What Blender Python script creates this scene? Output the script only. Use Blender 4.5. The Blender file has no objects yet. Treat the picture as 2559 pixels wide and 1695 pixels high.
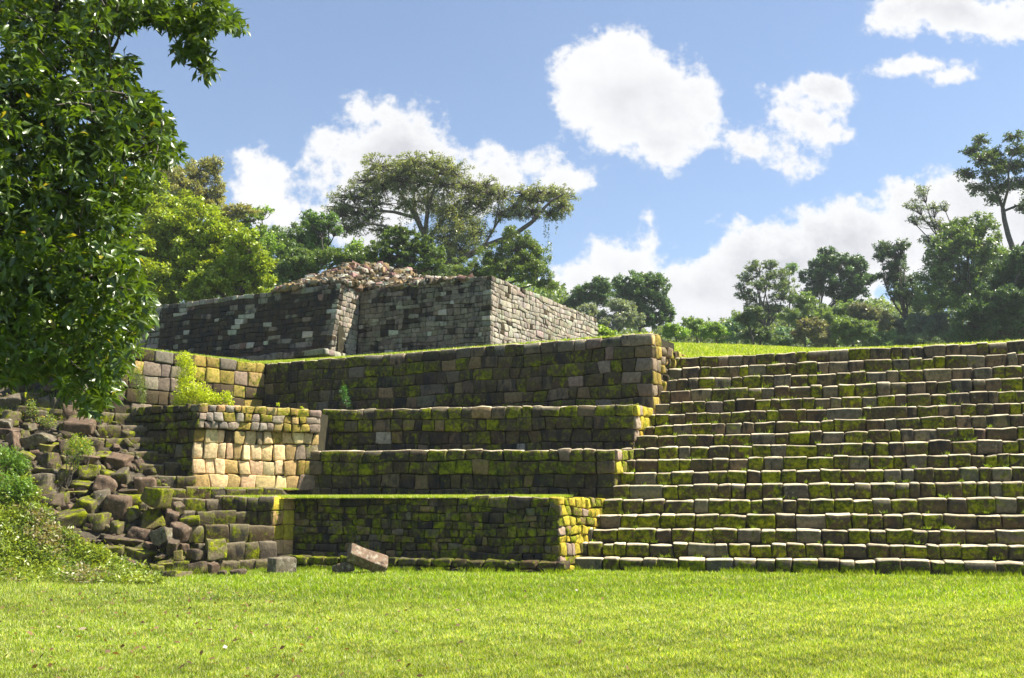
import bpy, math, random
import numpy as np
from mathutils import Vector, noise as mnoise

scene = bpy.context.scene
RNG = np.random.default_rng(7)
random.seed(7)

# ------------------------------------------------------------------ camera
F = 2486.0; CX, CY = 1279.5, 847.5; HZ = 1259.0; EYE = 1.6
PITCH = math.atan((HZ - CY) / F)
CP, SP = math.cos(PITCH), math.sin(PITCH)
cam_d = bpy.data.cameras.new("camera"); cam = bpy.data.objects.new("camera", cam_d)
scene.collection.objects.link(cam); scene.camera = cam
cam.location = (0, 0, EYE); cam.rotation_euler = (math.pi / 2 + PITCH, 0, 0)
cam_d.sensor_width = 36; cam_d.lens = 36 * F / 2559; cam_d.clip_end = 5000; cam_d.clip_start = 0.1

# ------------------------------------------------------------------ light
SUN = Vector((0.60, 0.04, 0.80)).normalized()
sl = bpy.data.lights.new("sun", 'SUN'); so = bpy.data.objects.new("sun", sl)
scene.collection.objects.link(so)
sl.energy = 5.0; sl.angle = math.radians(0.53); sl.color = (1.0, 0.93, 0.80)
so.rotation_euler = SUN.to_track_quat('Z', 'Y').to_euler()
scene.view_settings.view_transform = 'Standard'; scene.view_settings.look = 'None'
scene.view_settings.exposure = 1.42; scene.view_settings.gamma = 1.0
scene.cycles.max_bounces = 6; scene.cycles.transparent_max_bounces = 6

def ray(x, y):
    a = (x - CX) / F; b = (CY - y) / F
    return np.array([a, CP - b * SP, SP + b * CP])
def atY(x, y, Y):
    d = ray(x, y); return np.array([0, 0, EYE]) + d * Y / d[1]
def atZ(x, y, z):
    d = ray(x, y); return np.array([0, 0, EYE]) + d * (z - EYE) / d[2]
def atP(x, y, p, n):
    d = ray(x, y); t = (p[0] * n[0] + p[1] * n[1]) / (d[0] * n[0] + d[1] * n[1])
    return np.array([0, 0, EYE]) + d * t

# world: Nishita sky with cumulus clouds laid out by direction
def build_world():
    w = bpy.data.worlds.new("World"); scene.world = w; w.use_nodes = True
    nt = w.node_tree; N = nt.nodes; L = nt.links; N.clear()
    out = N.new('ShaderNodeOutputWorld'); bg = N.new('ShaderNodeBackground')
    sky = N.new('ShaderNodeTexSky'); sky.sky_type = 'NISHITA'; sky.sun_disc = False
    sky.sun_elevation = math.asin(SUN.z); sky.sun_rotation = math.atan2(SUN.x, SUN.y)
    sky.air_density = 1.0; sky.dust_density = 0.4; sky.ozone_density = 2.2; sky.altitude = 300
    bg.inputs['Strength'].default_value = 0.070
    tc = N.new('ShaderNodeTexCoord'); sep = N.new('ShaderNodeSeparateXYZ')
    L.new(tc.outputs['Generated'], sep.inputs[0])
    def M(op, a, b=None, c=None):
        m = N.new('ShaderNodeMath'); m.operation = op
        for i, v in enumerate((a, b, c)):
            if v is None: continue
            if isinstance(v, (int, float)): m.inputs[i].default_value = v
            else: L.new(v, m.inputs[i])
        return m.outputs[0]
    yy = M('MAXIMUM', sep.outputs[1], 0.05)
    qx = M('DIVIDE', sep.outputs[0], yy); qz = M('DIVIDE', sep.outputs[2], yy)
    cb = N.new('ShaderNodeCombineXYZ'); L.new(qx, cb.inputs[0]); L.new(qz, cb.inputs[1])
    def VM(op, a, b):
        m = N.new('ShaderNodeVectorMath'); m.operation = op
        for i, v in enumerate((a, b)):
            if v is None: continue
            if isinstance(v, tuple): m.inputs[i].default_value = v
            else: L.new(v, m.inputs[i])
        return m
    def NO(scale, det, rough, vec, off=0):
        n = N.new('ShaderNodeTexNoise'); n.inputs['Scale'].default_value = scale
        n.inputs['Detail'].default_value = det; n.inputs['Roughness'].default_value = rough
        v = VM('ADD', vec, (off, off * .7, off * .3)).outputs[0]
        L.new(v, n.inputs['Vector']); return n
    # gentle warp
    nw = NO(9.0, 4, .55, cb.outputs[0], 3.1)
    wv = VM('SUBTRACT', nw.outputs['Color'], (.5, .5, .5)).outputs[0]
    wv2 = VM('MULTIPLY', wv, (.06, .05, 0)).outputs[0]
    q = VM('ADD', cb.outputs[0], wv2).outputs[0]
    K = 2559 / 2367
    blobs = [ # (x, y, rx, ry) in photograph directions
      (1465,230,185,150),(1450,115,85,62),(1515,335,100,66),(1600,215,66,95),(1335,190,60,80),
      (842,258,64,56),(955,298,50,66),(900,350,175,80),(880,440,180,105),(1165,400,100,80),(1265,412,84,56),(1080,430,120,70),(850,540,110,70),
      (605,430,60,92),(655,500,92,70),(560,470,30,60),
      (1900,205,100,36),(1830,225,40,40),(1900,300,72,42),(1735,355,66,34),(1810,372,56,38),(1835,280,62,34),(1870,240,60,40),
      (2210,30,230,62),(2330,50,130,55),(2130,150,80,18),(2190,178,55,22),
      (1420,620,130,70),(1340,690,90,120),(1600,680,220,110),(1800,630,210,140),(1960,570,170,120),(2130,520,150,100),(2240,500,110,95),(2400,540,170,150),(1750,760,500,100),(1490,560,60,45),(1440,770,200,100),
      (1494,496,8,14)]
    f = None
    for (x, y, rx, ry) in blobs:
        r0 = ray(x * K, y * K); ax, az = r0[0] / r0[1], r0[2] / r0[1]
        rr = math.sqrt(rx * ry) * K / F
        v = VM('SUBTRACT', q, (ax, az, 0)).outputs[0]
        v = VM('MULTIPLY', v, (F / (rx * K), F / (ry * K), 0)).outputs[0]
        ln = VM('LENGTH', v, None).outputs['Value']
        s = M('MULTIPLY_ADD', ln, rr, -rr)
        f = s if f is None else M('SMOOTH_MIN', f, s, 0.018)
    n1 = NO(22.0, 10, .66, cb.outputs[0], 1.7)
    n2 = NO(7.0, 6, .6, cb.outputs[0], 5.2)
    e = M('MULTIPLY_ADD', n1.outputs['Fac'], 0.115, -0.0575)
    e2 = M('MULTIPLY_ADD', n2.outputs['Fac'], 0.06, -0.030)
    g = M('ADD', M('MULTIPLY_ADD', f, -1.0, .004), M('ADD', e, e2))
    mr = N.new('ShaderNodeMapRange'); mr.interpolation_type = 'SMOOTHSTEP'
    L.new(g, mr.inputs['Value']); mr.inputs['From Min'].default_value = -0.004; mr.inputs['From Max'].default_value = 0.018
    dens = M('MULTIPLY', mr.outputs[0], M('GREATER_THAN', sep.outputs[1], 0.06))
    # thickness greys the cloud a little
    n3 = NO(5.0, 5, .55, cb.outputs[0], 9.4)
    th = N.new('ShaderNodeMapRange'); L.new(g, th.inputs['Value'])
    th.inputs['From Min'].default_value = 0.01; th.inputs['From Max'].default_value = 0.070
    th.inputs['To Min'].default_value = 0.0; th.inputs['To Max'].default_value = 1.0
    tt = M('MULTIPLY', th.outputs[0], M('MULTIPLY_ADD', n3.outputs['Fac'], 3.4, -1.0))
    ttc = M('MAXIMUM', M('MINIMUM', tt, 1.0), 0.0)
    ramp = N.new('ShaderNodeMix'); ramp.data_type = 'RGBA'
    L.new(ttc, ramp.inputs['Factor'])
    ramp.inputs['A'].default_value = (5.35, 5.35, 5.4, 1); ramp.inputs['B'].default_value = (3.7, 3.75, 4.0, 1)
    # thin milky veil over the blue
    veil = NO(3.0, 5, .6, cb.outputs[0], 12.0)
    vm = M('MULTIPLY_ADD', veil.outputs['Fac'], .25, .02)
    mixv = N.new('ShaderNodeMix'); mixv.data_type = 'RGBA'; L.new(vm, mixv.inputs['Factor'])
    tint = N.new('ShaderNodeMix'); tint.data_type = 'RGBA'; tint.blend_type = 'MULTIPLY'; tint.inputs['Factor'].default_value = 1.0
    L.new(sky.outputs[0], tint.inputs['A']); tint.inputs['B'].default_value = (1.05, 1.02, 1.0, 1)
    L.new(tint.outputs['Result'], mixv.inputs['A']); mixv.inputs['B'].default_value = (2.6, 3.3, 4.6, 1)
    mix = N.new('ShaderNodeMix'); mix.data_type = 'RGBA'; L.new(dens, mix.inputs['Factor'])
    L.new(mixv.outputs['Result'], mix.inputs['A']); L.new(ramp.outputs['Result'], mix.inputs['B'])
    L.new(mix.outputs['Result'], bg.inputs['Color']); L.new(bg.outputs[0], out.inputs[0])
build_world()

# ------------------------------------------------------------------ materials
def new_mat(name):
    m = bpy.data.materials.new(name); m.use_nodes = True
    nt = m.node_tree; nt.nodes.clear(); return m, nt.nodes, nt.links
def mixc(N, L, fac, a, b, blend='MIX'):
    m = N.new('ShaderNodeMix'); m.data_type = 'RGBA'; m.blend_type = blend
    for k, v in (('Factor', fac), ('A', a), ('B', b)):
        if isinstance(v, (int, float)): m.inputs[k].default_value = v
        elif isinstance(v, tuple): m.inputs[k].default_value = (*v, 1)
        else: L.new(v, m.inputs[k])
    return m.outputs['Result']
def nz(N, L, scale, det=4, rough=.55, vec=None, dist=0):
    n = N.new('ShaderNodeTexNoise'); n.inputs['Scale'].default_value = scale
    n.inputs['Detail'].default_value = det; n.inputs['Roughness'].default_value = rough
    n.inputs['Distortion'].default_value = dist
    if vec is not None: L.new(vec, n.inputs['Vector'])
    return n.outputs['Fac']
def mth(N, L, op, a, b=0.0, c=0.0, clamp=False):
    m = N.new('ShaderNodeMath'); m.operation = op; m.use_clamp = clamp
    for i, v in enumerate((a, b, c)):
        if isinstance(v, (int, float)): m.inputs[i].default_value = v
        else: L.new(v, m.inputs[i])
    return m.outputs[0]
def sstep(N, L, v, lo, hi):
    m = N.new('ShaderNodeMapRange'); m.interpolation_type = 'SMOOTHSTEP'; L.new(v, m.inputs[0])
    m.inputs[1].default_value = lo; m.inputs[2].default_value = hi; return m.outputs[0]

def stone_material():
    m, N, L = new_mat("weathered_stone")
    out = N.new('ShaderNodeOutputMaterial'); b = N.new('ShaderNodeBsdfPrincipled'); L.new(b.outputs[0], out.inputs[0])
    tc = N.new('ShaderNodeTexCoord').outputs['Object']
    col = N.new('ShaderNodeAttribute'); col.attribute_name = 'Col'
    mx = N.new('ShaderNodeAttribute'); mx.attribute_name = 'Mix'
    sp = N.new('ShaderNodeSeparateXYZ'); L.new(mx.outputs['Vector'], sp.inputs[0])
    n1 = nz(N, L, 2.2, 6, .6, tc); n2 = nz(N, L, 11, 6, .65, tc); n3 = nz(N, L, 45, 4, .6, tc); n4 = nz(N, L, 5, 7, .7, tc, .6)
    # base: mottled block colour
    var = mth(N, L, 'MULTIPLY_ADD', n2, 1.9, .05)
    fine = mth(N, L, 'MULTIPLY_ADD', n3, .7, .65)
    vf = mth(N, L, 'MULTIPLY', var, fine)
    g = N.new('ShaderNodeCombineXYZ')
    for i in range(3): L.new(vf, g.inputs[i])
    base = mixc(N, L, 1.0, col.outputs['Color'], g.outputs[0], 'MULTIPLY')
    # moss
    mossc = mixc(N, L, sstep(N, L, mth(N, L, 'ADD', mth(N, L, 'MULTIPLY', n2, .6), mth(N, L, 'MULTIPLY', n1, .4)), .36, .66), (.022, .034, .001), (.25, .275, .001))
    mossf = sstep(N, L, mth(N, L, 'ADD', mth(N, L, 'MULTIPLY_ADD', n4, 1.9, -.95), sp.outputs[0]), .34, .66)
    c2 = mixc(N, L, mth(N, L, 'MULTIPLY', mossf, .97), base, mossc)
    # black algae / runs
    mp = N.new('ShaderNodeMapping'); mp.inputs['Scale'].default_value = (1.6, 1.6, .55); L.new(tc, mp.inputs[0])
    n5 = nz(N, L, 2.6, 7, .65, mp.outputs[0], .4)
    blk = sstep(N, L, mth(N, L, 'ADD', mth(N, L, 'MULTIPLY_ADD', n5, 2.2, -1.10), sp.outputs[1]), .30, .64)
    c3 = mixc(N, L, mth(N, L, 'MULTIPLY', blk, .80), c2, (.016, .017, .019))
    # pale lichen
    n6 = nz(N, L, 9, 8, .75, tc, .3)
    pal = sstep(N, L, mth(N, L, 'ADD', mth(N, L, 'MULTIPLY_ADD', n6, 2.2, -1.1), sp.outputs[2]), .36, .60)
    c4 = mixc(N, L, mth(N, L, 'MULTIPLY', pal, .65), c3, (.34, .33, .26))
    L.new(c4, b.inputs['Base Color'])
    b.inputs['Roughness'].default_value = .88; b.inputs['Specular IOR Level'].default_value = .12
    bp = N.new('ShaderNodeBump'); bp.inputs['Strength'].default_value = .75; bp.inputs['Distance'].default_value = .035
    h = mth(N, L, 'ADD', mth(N, L, 'MULTIPLY', n2, .7), mth(N, L, 'ADD', mth(N, L, 'MULTIPLY', n3, .35), mth(N, L, 'MULTIPLY', mossf, .2)))
    L.new(h, bp.inputs['Height']); L.new(bp.outputs[0], b.inputs['Normal'])
    return m
def leaf_material(name, rough, spec, trans):
    m, N, L = new_mat(name)
    out = N.new('ShaderNodeOutputMaterial'); b = N.new('ShaderNodeBsdfPrincipled')
    t = N.new('ShaderNodeBsdfTranslucent'); ms = N.new('ShaderNodeMixShader')
    col = N.new('ShaderNodeAttribute'); col.attribute_name = 'Col'
    L.new(col.outputs['Color'], b.inputs['Base Color'])
    L.new(mixc(N, L, 1.0, col.outputs['Color'], (1.9, 1.75, .55), 'MULTIPLY'), t.inputs['Color'])
    b.inputs['Roughness'].default_value = rough; b.inputs['Specular IOR Level'].default_value = spec
    ms.inputs[0].default_value = trans
    L.new(b.outputs[0], ms.inputs[1]); L.new(t.outputs[0], ms.inputs[2]); L.new(ms.outputs[0], out.inputs[0])
    return m
def plain_noise_mat(name, c1, c2, scale=3, rough=.95, bump=.4, dist=.05):
    m, N, L = new_mat(name)
    out = N.new('ShaderNodeOutputMaterial'); b = N.new('ShaderNodeBsdfPrincipled'); L.new(b.outputs[0], out.inputs[0])
    tc = N.new('ShaderNodeTexCoord').outputs['Object']
    n1 = nz(N, L, scale, 7, .65, tc); n2 = nz(N, L, scale * 9, 5, .6, tc)
    f = sstep(N, L, mth(N, L, 'ADD', mth(N, L, 'MULTIPLY', n1, .6), mth(N, L, 'MULTIPLY', n2, .4)), .36, .64)
    L.new(mixc(N, L, f, c1, c2), b.inputs['Base Color'])
    b.inputs['Roughness'].default_value = rough; b.inputs['Specular IOR Level'].default_value = .2
    bp = N.new('ShaderNodeBump'); bp.inputs['Strength'].default_value = bump; bp.inputs['Distance'].default_value = dist
    L.new(mth(N, L, 'ADD', n1, n2), bp.inputs['Height']); L.new(bp.outputs[0], b.inputs['Normal'])
    return m
STONE = stone_material()
LEAF = leaf_material("tree_leaves", .42, .5, .30)
LEAFG = leaf_material("glossy_leaves", .36, .7, .32)
GRASS = leaf_material("grass_blades", .55, .3, .42)
BARK = plain_noise_mat("bark", (.05, .042, .034), (.16, .14, .12), 6, .9, .6, .03)
CORE = plain_noise_mat("earth_core", (.020, .018, .012), (.05, .045, .02), 4)
SOIL = plain_noise_mat("turf_soil", (.035, .06, .008), (.075, .12, .014), 2.5, .95, .5, .04)
DIRT = plain_noise_mat("rubble_dirt", (.03, .026, .018), (.12, .10, .07), 4, .95, .8, .08)

# ------------------------------------------------------------------ mesh helpers
def link_mesh(name, V, Fq, mat, parent=None, origin=(0, 0, 0), cols=None, smooth=True):
    V = np.asarray(V, dtype=np.float32) - np.asarray(origin, dtype=np.float32)
    Fq = np.asarray(Fq, dtype=np.int32); k = Fq.shape[1]
    me = bpy.data.meshes.new(name)
    me.vertices.add(len(V)); me.vertices.foreach_set('co', V.ravel())
    me.loops.add(Fq.size); me.loops.foreach_set('vertex_index', Fq.ravel())
    me.polygons.add(len(Fq)); me.polygons.foreach_set('loop_start', np.arange(0, Fq.size, k, dtype=np.int32))
    me.polygons.foreach_set('loop_total', np.full(len(Fq), k, dtype=np.int32))
    me.polygons.foreach_set('use_smooth', np.full(len(Fq), smooth, dtype=bool))
    for an, arr in (cols or {}).items():
        arr = np.asarray(arr, dtype=np.float32)
        if an == 'Col':
            a = me.attributes.new('Col', 'FLOAT_COLOR', 'POINT')
            a.data.foreach_set('color', np.hstack([arr, np.ones((len(arr), 1), np.float32)]).ravel())
        else:
            a = me.attributes.new(an, 'FLOAT_VECTOR', 'POINT'); a.data.foreach_set('vector', arr.ravel())
    me.update(calc_edges=True); me.validate()
    me.materials.append(mat)
    o = bpy.data.objects.new(name, me); scene.collection.objects.link(o)
    if parent is None: o.location = tuple(float(c) for c in origin)
    else:
        o.parent = parent; o.location = tuple(float(a - b) for a, b in zip(origin, parent.location))
    return o
def thing(name, label, cat, loc, group=None):
    o = bpy.data.objects.new(name, None); scene.collection.objects.link(o)
    o.empty_display_size = .3; o.location = tuple(float(c) for c in loc)
    o['label'] = label; o['category'] = cat
    if group: o['group'] = group
    return o
def tag(o, label=None, cat=None, group=None, kind=None):
    if label: o['label'] = label
    if cat: o['category'] = cat
    if group: o['group'] = group
    if kind: o['kind'] = kind
    return o

def cube_template(g):
    """surface grid of a cube; g = sorted coords in {-2,-1,0,1,2} code"""
    n = len(g); idx = {}; P = []; Q = []
    def vid(i, j, k):
        key = (i, j, k)
        if key not in idx: idx[key] = len(P); P.append((g[i], g[j], g[k]))
        return idx[key]
    m = n - 1
    for a in range(m):
        for b in range(m):
            Q.append((vid(a, b, 0), vid(a, b + 1, 0), vid(a + 1, b + 1, 0), vid(a + 1, b, 0)))
            Q.append((vid(a, b, m), vid(a + 1, b, m), vid(a + 1, b + 1, m), vid(a, b + 1, m)))
            Q.append((vid(a, 0, b), vid(a + 1, 0, b), vid(a + 1, 0, b + 1), vid(a, 0, b + 1)))
            Q.append((vid(a, m, b), vid(a, m, b + 1), vid(a + 1, m, b + 1), vid(a + 1, m, b)))
            Q.append((vid(0, a, b), vid(0, a, b + 1), vid(0, a + 1, b + 1), vid(0, a + 1, b)))
            Q.append((vid(m, a, b), vid(m, a + 1, b), vid(m, a + 1, b + 1), vid(m, a, b + 1)))
    return np.array(P, float), np.array(Q, int)
TP5, TQ5 = cube_template([-2, -1, 0, 1, 2])
TP4, TQ4 = cube_template([-2, -1, 1, 2])
TPS, TQS = cube_template([-2, -1, 0, .86, 1, 2])
TP7, TQ7 = cube_template([-2, -1, -.5, 0, .5, 1, 2])

def rbox(TP, half, r):
    """rounded box of half sizes half, corner radius r"""
    h = np.asarray(half, float); r = min(r, .8 * h.min())
    inner = h - r
    s = np.sign(TP); a = np.abs(TP)
    base = np.where(a <= 1, a * inner, inner) * s
    off = np.where(a > 1.5, 1.0, 0.0) * s
    ln = np.linalg.norm(off, axis=1, keepdims=True)
    return base + off / np.maximum(ln, 1e-6) * r * np.where(ln > 1.2, 1.12, 1.0)

def wob(P, rng, amp, freq):
    """cheap smooth displacement field"""
    d = np.zeros_like(P)
    for _ in range(3):
        k = rng.normal(size=(3, 3)) * freq; ph = rng.uniform(0, 6.28, 3)
        d += np.sin(P @ k.T + ph)
    return d * (amp / 1.7)

class Blocks:
    def __init__(s): s.V = []; s.Q = []; s.C = []; s.M = []; s.n = 0
    def add(s, V, Q, col, mix):
        s.V.append(V); s.Q.append(Q + s.n); s.n += len(V)
        s.C.append(np.tile(np.array(col, float), (len(V), 1))); s.M.append(np.tile(np.array(mix, float), (len(V), 1)))
    def addv(s, V, Q, C, M):
        s.V.append(V); s.Q.append(Q + s.n); s.n += len(V); s.C.append(C); s.M.append(M)
    def link(s, name, parent=None, origin=(0, 0, 0), mat=None):
        return link_mesh(name, np.vstack(s.V), np.vstack(s.Q), mat or STONE, parent, origin,
                         {'Col': np.vstack(s.C), 'Mix': np.vstack(s.M)})

# palettes of block kinds: weight, colour, (moss, black, pale)
BR = (.062, .046, .025); PK = (.118, .090, .054); GY = (.105, .090, .062); TN = (.17, .122, .060)
YL = (.40, .31, .035); YO = (.29, .21, .05); OR = (.40, .265, .115); PL = (.24, .222, .175); DK = (.050, .040, .026); RD = (.20, .115, .095)
SAND = (.60, .435, .235)
PAL = {
 'stair': [(45, BR, (.48, .12, .0)), (22, BR, (.62, .0, .0)), (12, BR, (.36, .2, .1)), (9, GY, (.26, .15, .05)), (2, GY, (.1, .1, .30)), (9, DK, (.34, .2, .05))],
 'stair_up': [(24, BR, (.46, .14, .05)), (13, BR, (.60, .05, 0)), (17, PK, (.15, .38, .12)), (16, GY, (.2, .28, .06)), (18, BR, (.34, .34, .05)), (12, PK, (.1, .46, .06))],
 't1': [(38, BR, (.50, .28, .04)), (26, DK, (.48, .36, .02)), (16, TN, (.48, .22, .06)), (10, DK, (.28, .5, 0)), (10, GY, (.44, .24, .14))],
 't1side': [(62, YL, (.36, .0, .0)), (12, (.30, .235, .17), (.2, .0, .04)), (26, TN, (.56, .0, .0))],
 't23': [(52, BR, (.48, .22, .0)), (20, BR, (.60, .1, .0)), (14, DK, (.42, .32, .0)), (10, PK, (.22, .3, .0)), (3, TN, (.34, .15, .05)), (1, PL, (.2, .3, .05))],
 't23low': [(56, DK, (.38, .32, .0)), (18, BR, (.3, .34, .0)), (12, DK, (.26, .46, .0)), (6, TN, (.34, .2, 0)), (2, PL, (.15, .2, .1)), (8, PK, (.2, .3, 0))],
 't4': [(50, BR, (.40, .26, .0)), (16, BR, (.52, .16, .0)), (17, DK, (.32, .42, .0)), (8, TN, (.2, .2, .0)), (7, PK, (.16, .42, .0)), (3, GY, (.16, .26, .1))],
 't4top': [(40, BR, (.36, .34, .05)), (22, GY, (.2, .32, .16)), (24, DK, (.4, .34, .05)), (12, PK, (.16, .4, .08))],
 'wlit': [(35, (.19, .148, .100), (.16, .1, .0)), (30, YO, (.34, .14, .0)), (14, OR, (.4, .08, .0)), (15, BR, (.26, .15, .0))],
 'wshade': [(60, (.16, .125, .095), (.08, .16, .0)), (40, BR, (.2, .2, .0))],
 'cornice': [(45, (.24, .195, .15), (.12, .04, .06)), (34, YO, (.42, .0, .0)), (18, OR, (.36, .0, .0)), (3, GY, (0, 0, .16))],
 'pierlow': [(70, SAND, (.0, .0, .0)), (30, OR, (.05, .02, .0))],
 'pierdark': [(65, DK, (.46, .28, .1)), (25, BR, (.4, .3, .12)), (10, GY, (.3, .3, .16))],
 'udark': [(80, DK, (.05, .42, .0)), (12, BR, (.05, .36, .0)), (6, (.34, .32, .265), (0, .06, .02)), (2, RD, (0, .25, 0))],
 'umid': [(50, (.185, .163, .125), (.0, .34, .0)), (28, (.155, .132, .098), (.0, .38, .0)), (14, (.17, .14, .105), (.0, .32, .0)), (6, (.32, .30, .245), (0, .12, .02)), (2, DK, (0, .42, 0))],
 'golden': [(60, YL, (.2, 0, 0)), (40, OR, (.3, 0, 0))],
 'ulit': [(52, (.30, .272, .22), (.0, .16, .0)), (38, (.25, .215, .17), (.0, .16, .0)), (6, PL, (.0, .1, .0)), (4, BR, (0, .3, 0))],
 'left': [(60, (.068, .052, .028), (.42, .22, .0)), (22, BR, (.50, .14, .0)), (18, (.085, .068, .044), (.3, .26, .06))],
 'l1': [(60, DK, (.44, .28, .0)), (28, BR, (.42, .24, .0)), (12, TN, (.34, .2, .03))],
 'plinth': [(50, DK, (.46, .26, .06)), (22, GY, (.34, .24, .18)), (28, BR, (.46, .22, .04))],
}
def pick(p, rng):
    ws = np.array([a[0] for a in p], float); i = rng.choice(len(p), p=ws / ws.sum()); _, c, m = p[i]
    c = np.array(c) * rng.uniform(.78, 1.25) * (1 + rng.normal(0, .04, 3))
    m = np.array(m) + rng.normal(0, .055, 3) * (np.array(m) > .01)
    return np.clip(c, .01, .8), m

LIT_WEARC = np.array([.58, .50, .34])  # worn mossless stone, paled further to paint a sunlit rim on top edges
def masonry(B, BL, BR_, TR, TL, rows, wid, pal, rng, depth=.35, r=.035, gap=.012, rough=.014, out=.02, wav=.02,
            lean=0.0, T=None, profile=None, jit=.12, widj=.38, lit_wear=0.0):
    """coursed blocks on the bilinear patch BL-BR-TR-TL (3-D points). rows: list of relative course heights from the TOP down.
       pal: palette name or function(row, u, v)->palette name. profile: extra outward offset per row."""
    TPx, TQx = T or (TP5, TQ5)
    BL, BR_, TR, TL = (np.asarray(p, float) for p in (BL, BR_, TR, TL))
    Lw = (np.linalg.norm(BR_ - BL) + np.linalg.norm(TR - TL)) / 2
    Hh = (np.linalg.norm(TL - BL) + np.linalg.norm(TR - BR_)) / 2
    nrm = np.cross(BR_ - BL, TL - BL); nrm /= np.linalg.norm(nrm)
    if np.dot(nrm[:2], -(BL[:2] + BR_[:2])) < 0: nrm = -nrm
    def P(s, t, w):
        b = BL + (BR_ - BL) * s[:, None]; tt = TL + (TR - TL) * s[:, None]
        return b + (tt - b) * t[:, None] + nrm * w[:, None]
    rr = np.array(rows, float); rr = rr / rr.sum(); edges = 1 - np.concatenate([[0], np.cumsum(rr)])
    ph = rng.uniform(0, 6.28, (len(edges), 3)); nrow = len(rr)
    def ev(i, s):  # wavy course lines in t units
        if i == nrow: return edges[i] + 0 * s
        a = wav / Hh * (.35 if i == 0 else 1)
        return edges[i] + a * (np.sin(s * Lw * 1.1 + ph[i, 0]) * .6 + np.sin(s * Lw * 2.9 + ph[i, 1]) * .5)
    for i in range(nrow):
        hrow = rr[i] * Hh; w = wid if np.isscalar(wid) else wid[min(i, len(wid) - 1)]
        xs = [0.0]
        while xs[-1] < Lw:
            xs.append(xs[-1] + w * rng.uniform(1 - widj, 1 + widj) * (1.5 if rng.random() < .07 else 1))
        xs = np.array(xs); xs = xs * (Lw / xs[-1])
        tops = xs + rng.normal(0, jit * hrow * .35, len(xs)); bots = xs + rng.normal(0, jit * hrow * .35, len(xs))
        tops[0] = bots[0] = 0; tops[-1] = bots[-1] = Lw
        for j in range(len(xs) - 1):
            bw = xs[j + 1] - xs[j]
            if bw < .04: continue
            o = rng.normal(0, out) + (profile[i] if profile else 0)
            V = rbox(TPx, (bw / 2 - gap, hrow / 2 - gap, depth / 2), r * rng.uniform(.7, 1.4))
            a = (V[:, 0] / bw + .5); c = (V[:, 1] / hrow + .5)
            # pillow the face
            fr = V[:, 2] > 0
            V[:, 2] += np.where(fr, -.22 * r * ((np.abs(a - .5) * 2) ** 3 + (np.abs(c - .5) * 2) ** 3), 0)
            if i == 0 and lit_wear: V[:, 2] -= np.where(fr, (.14 * lit_wear if nrow == 1 else .07) * np.clip((c - .88) / .12, 0, 1), 0)
            if nrow == 1 and lit_wear > .8: V[:, 2] -= np.where(fr, .05 * np.clip((.45 - c) / .45, 0, 1), 0)
            x = (bots[j] + (bots[j + 1] - bots[j]) * a) * (1 - c) + (tops[j] + (tops[j + 1] - tops[j]) * a) * c
            s = x / Lw; dh = rng.normal(0, .012) if i == 0 else 0
            t = ev(i + 1, s) * (1 - c) + (ev(i, s) + dh / Hh) * c
            tx = rng.normal(0, .03); ty = rng.normal(0, .03)
            ww = V[:, 2] - depth / 2 + o + np.where(fr, tx * (a - .5) * bw + ty * (c - .5) * hrow, 0)
            G = P(s, t, ww)
            G += wob(V * 1.0, rng, rough, 6.0 / max(hrow, .15) * .45)
            pn = pal(i, s.mean(), t.mean()) if callable(pal) else pal
            col, mx = pick(PAL[pn], rng)
            wr = (lit_wear if i == 0 else lit_wear * .12) * np.clip((c - (.90 if nrow > 1 else .835)) / .04, 0, 1) * rng.uniform(.75, 1.15)
            n_ = len(G); cc = np.tile(col, (n_, 1)) * (1 - wr[:, None]) + LIT_WEARC * wr[:, None] if lit_wear else np.tile(col, (n_, 1))
            mm = np.tile(mx, (n_, 1)) - (wr[:, None] * np.array([1.0, .9, 0]) if lit_wear else 0)
            B.addv(G, TQx, np.clip(cc, .01, .8), mm)

def prism(pts, z0, z1, mat, name, parent, origin):
    """closed core prism from plan polygon; z1 scalar or list"""
    n = len(pts); z1 = z1 if hasattr(z1, '__len__') else [z1] * n
    me = bpy.data.meshes.new(name)
    V = [(p[0] - origin[0], p[1] - origin[1], z0 - origin[2]) for p in pts] + [(p[0] - origin[0], p[1] - origin[1], z - origin[2]) for p, z in zip(pts, z1)]
    Fs = [tuple(range(n - 1, -1, -1)), tuple(range(n, 2 * n))] + [(i, (i + 1) % n, n + (i + 1) % n, n + i) for i in range(n)]
    me.from_pydata(V, [], Fs); me.update(); me.materials.append(mat)
    o = bpy.data.objects.new(name, me); scene.collection.objects.link(o)
    if parent: o.parent = parent; o.location = tuple(float(a - b) for a, b in zip(origin, parent.location))
    else: o.location = origin
    return o

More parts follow.
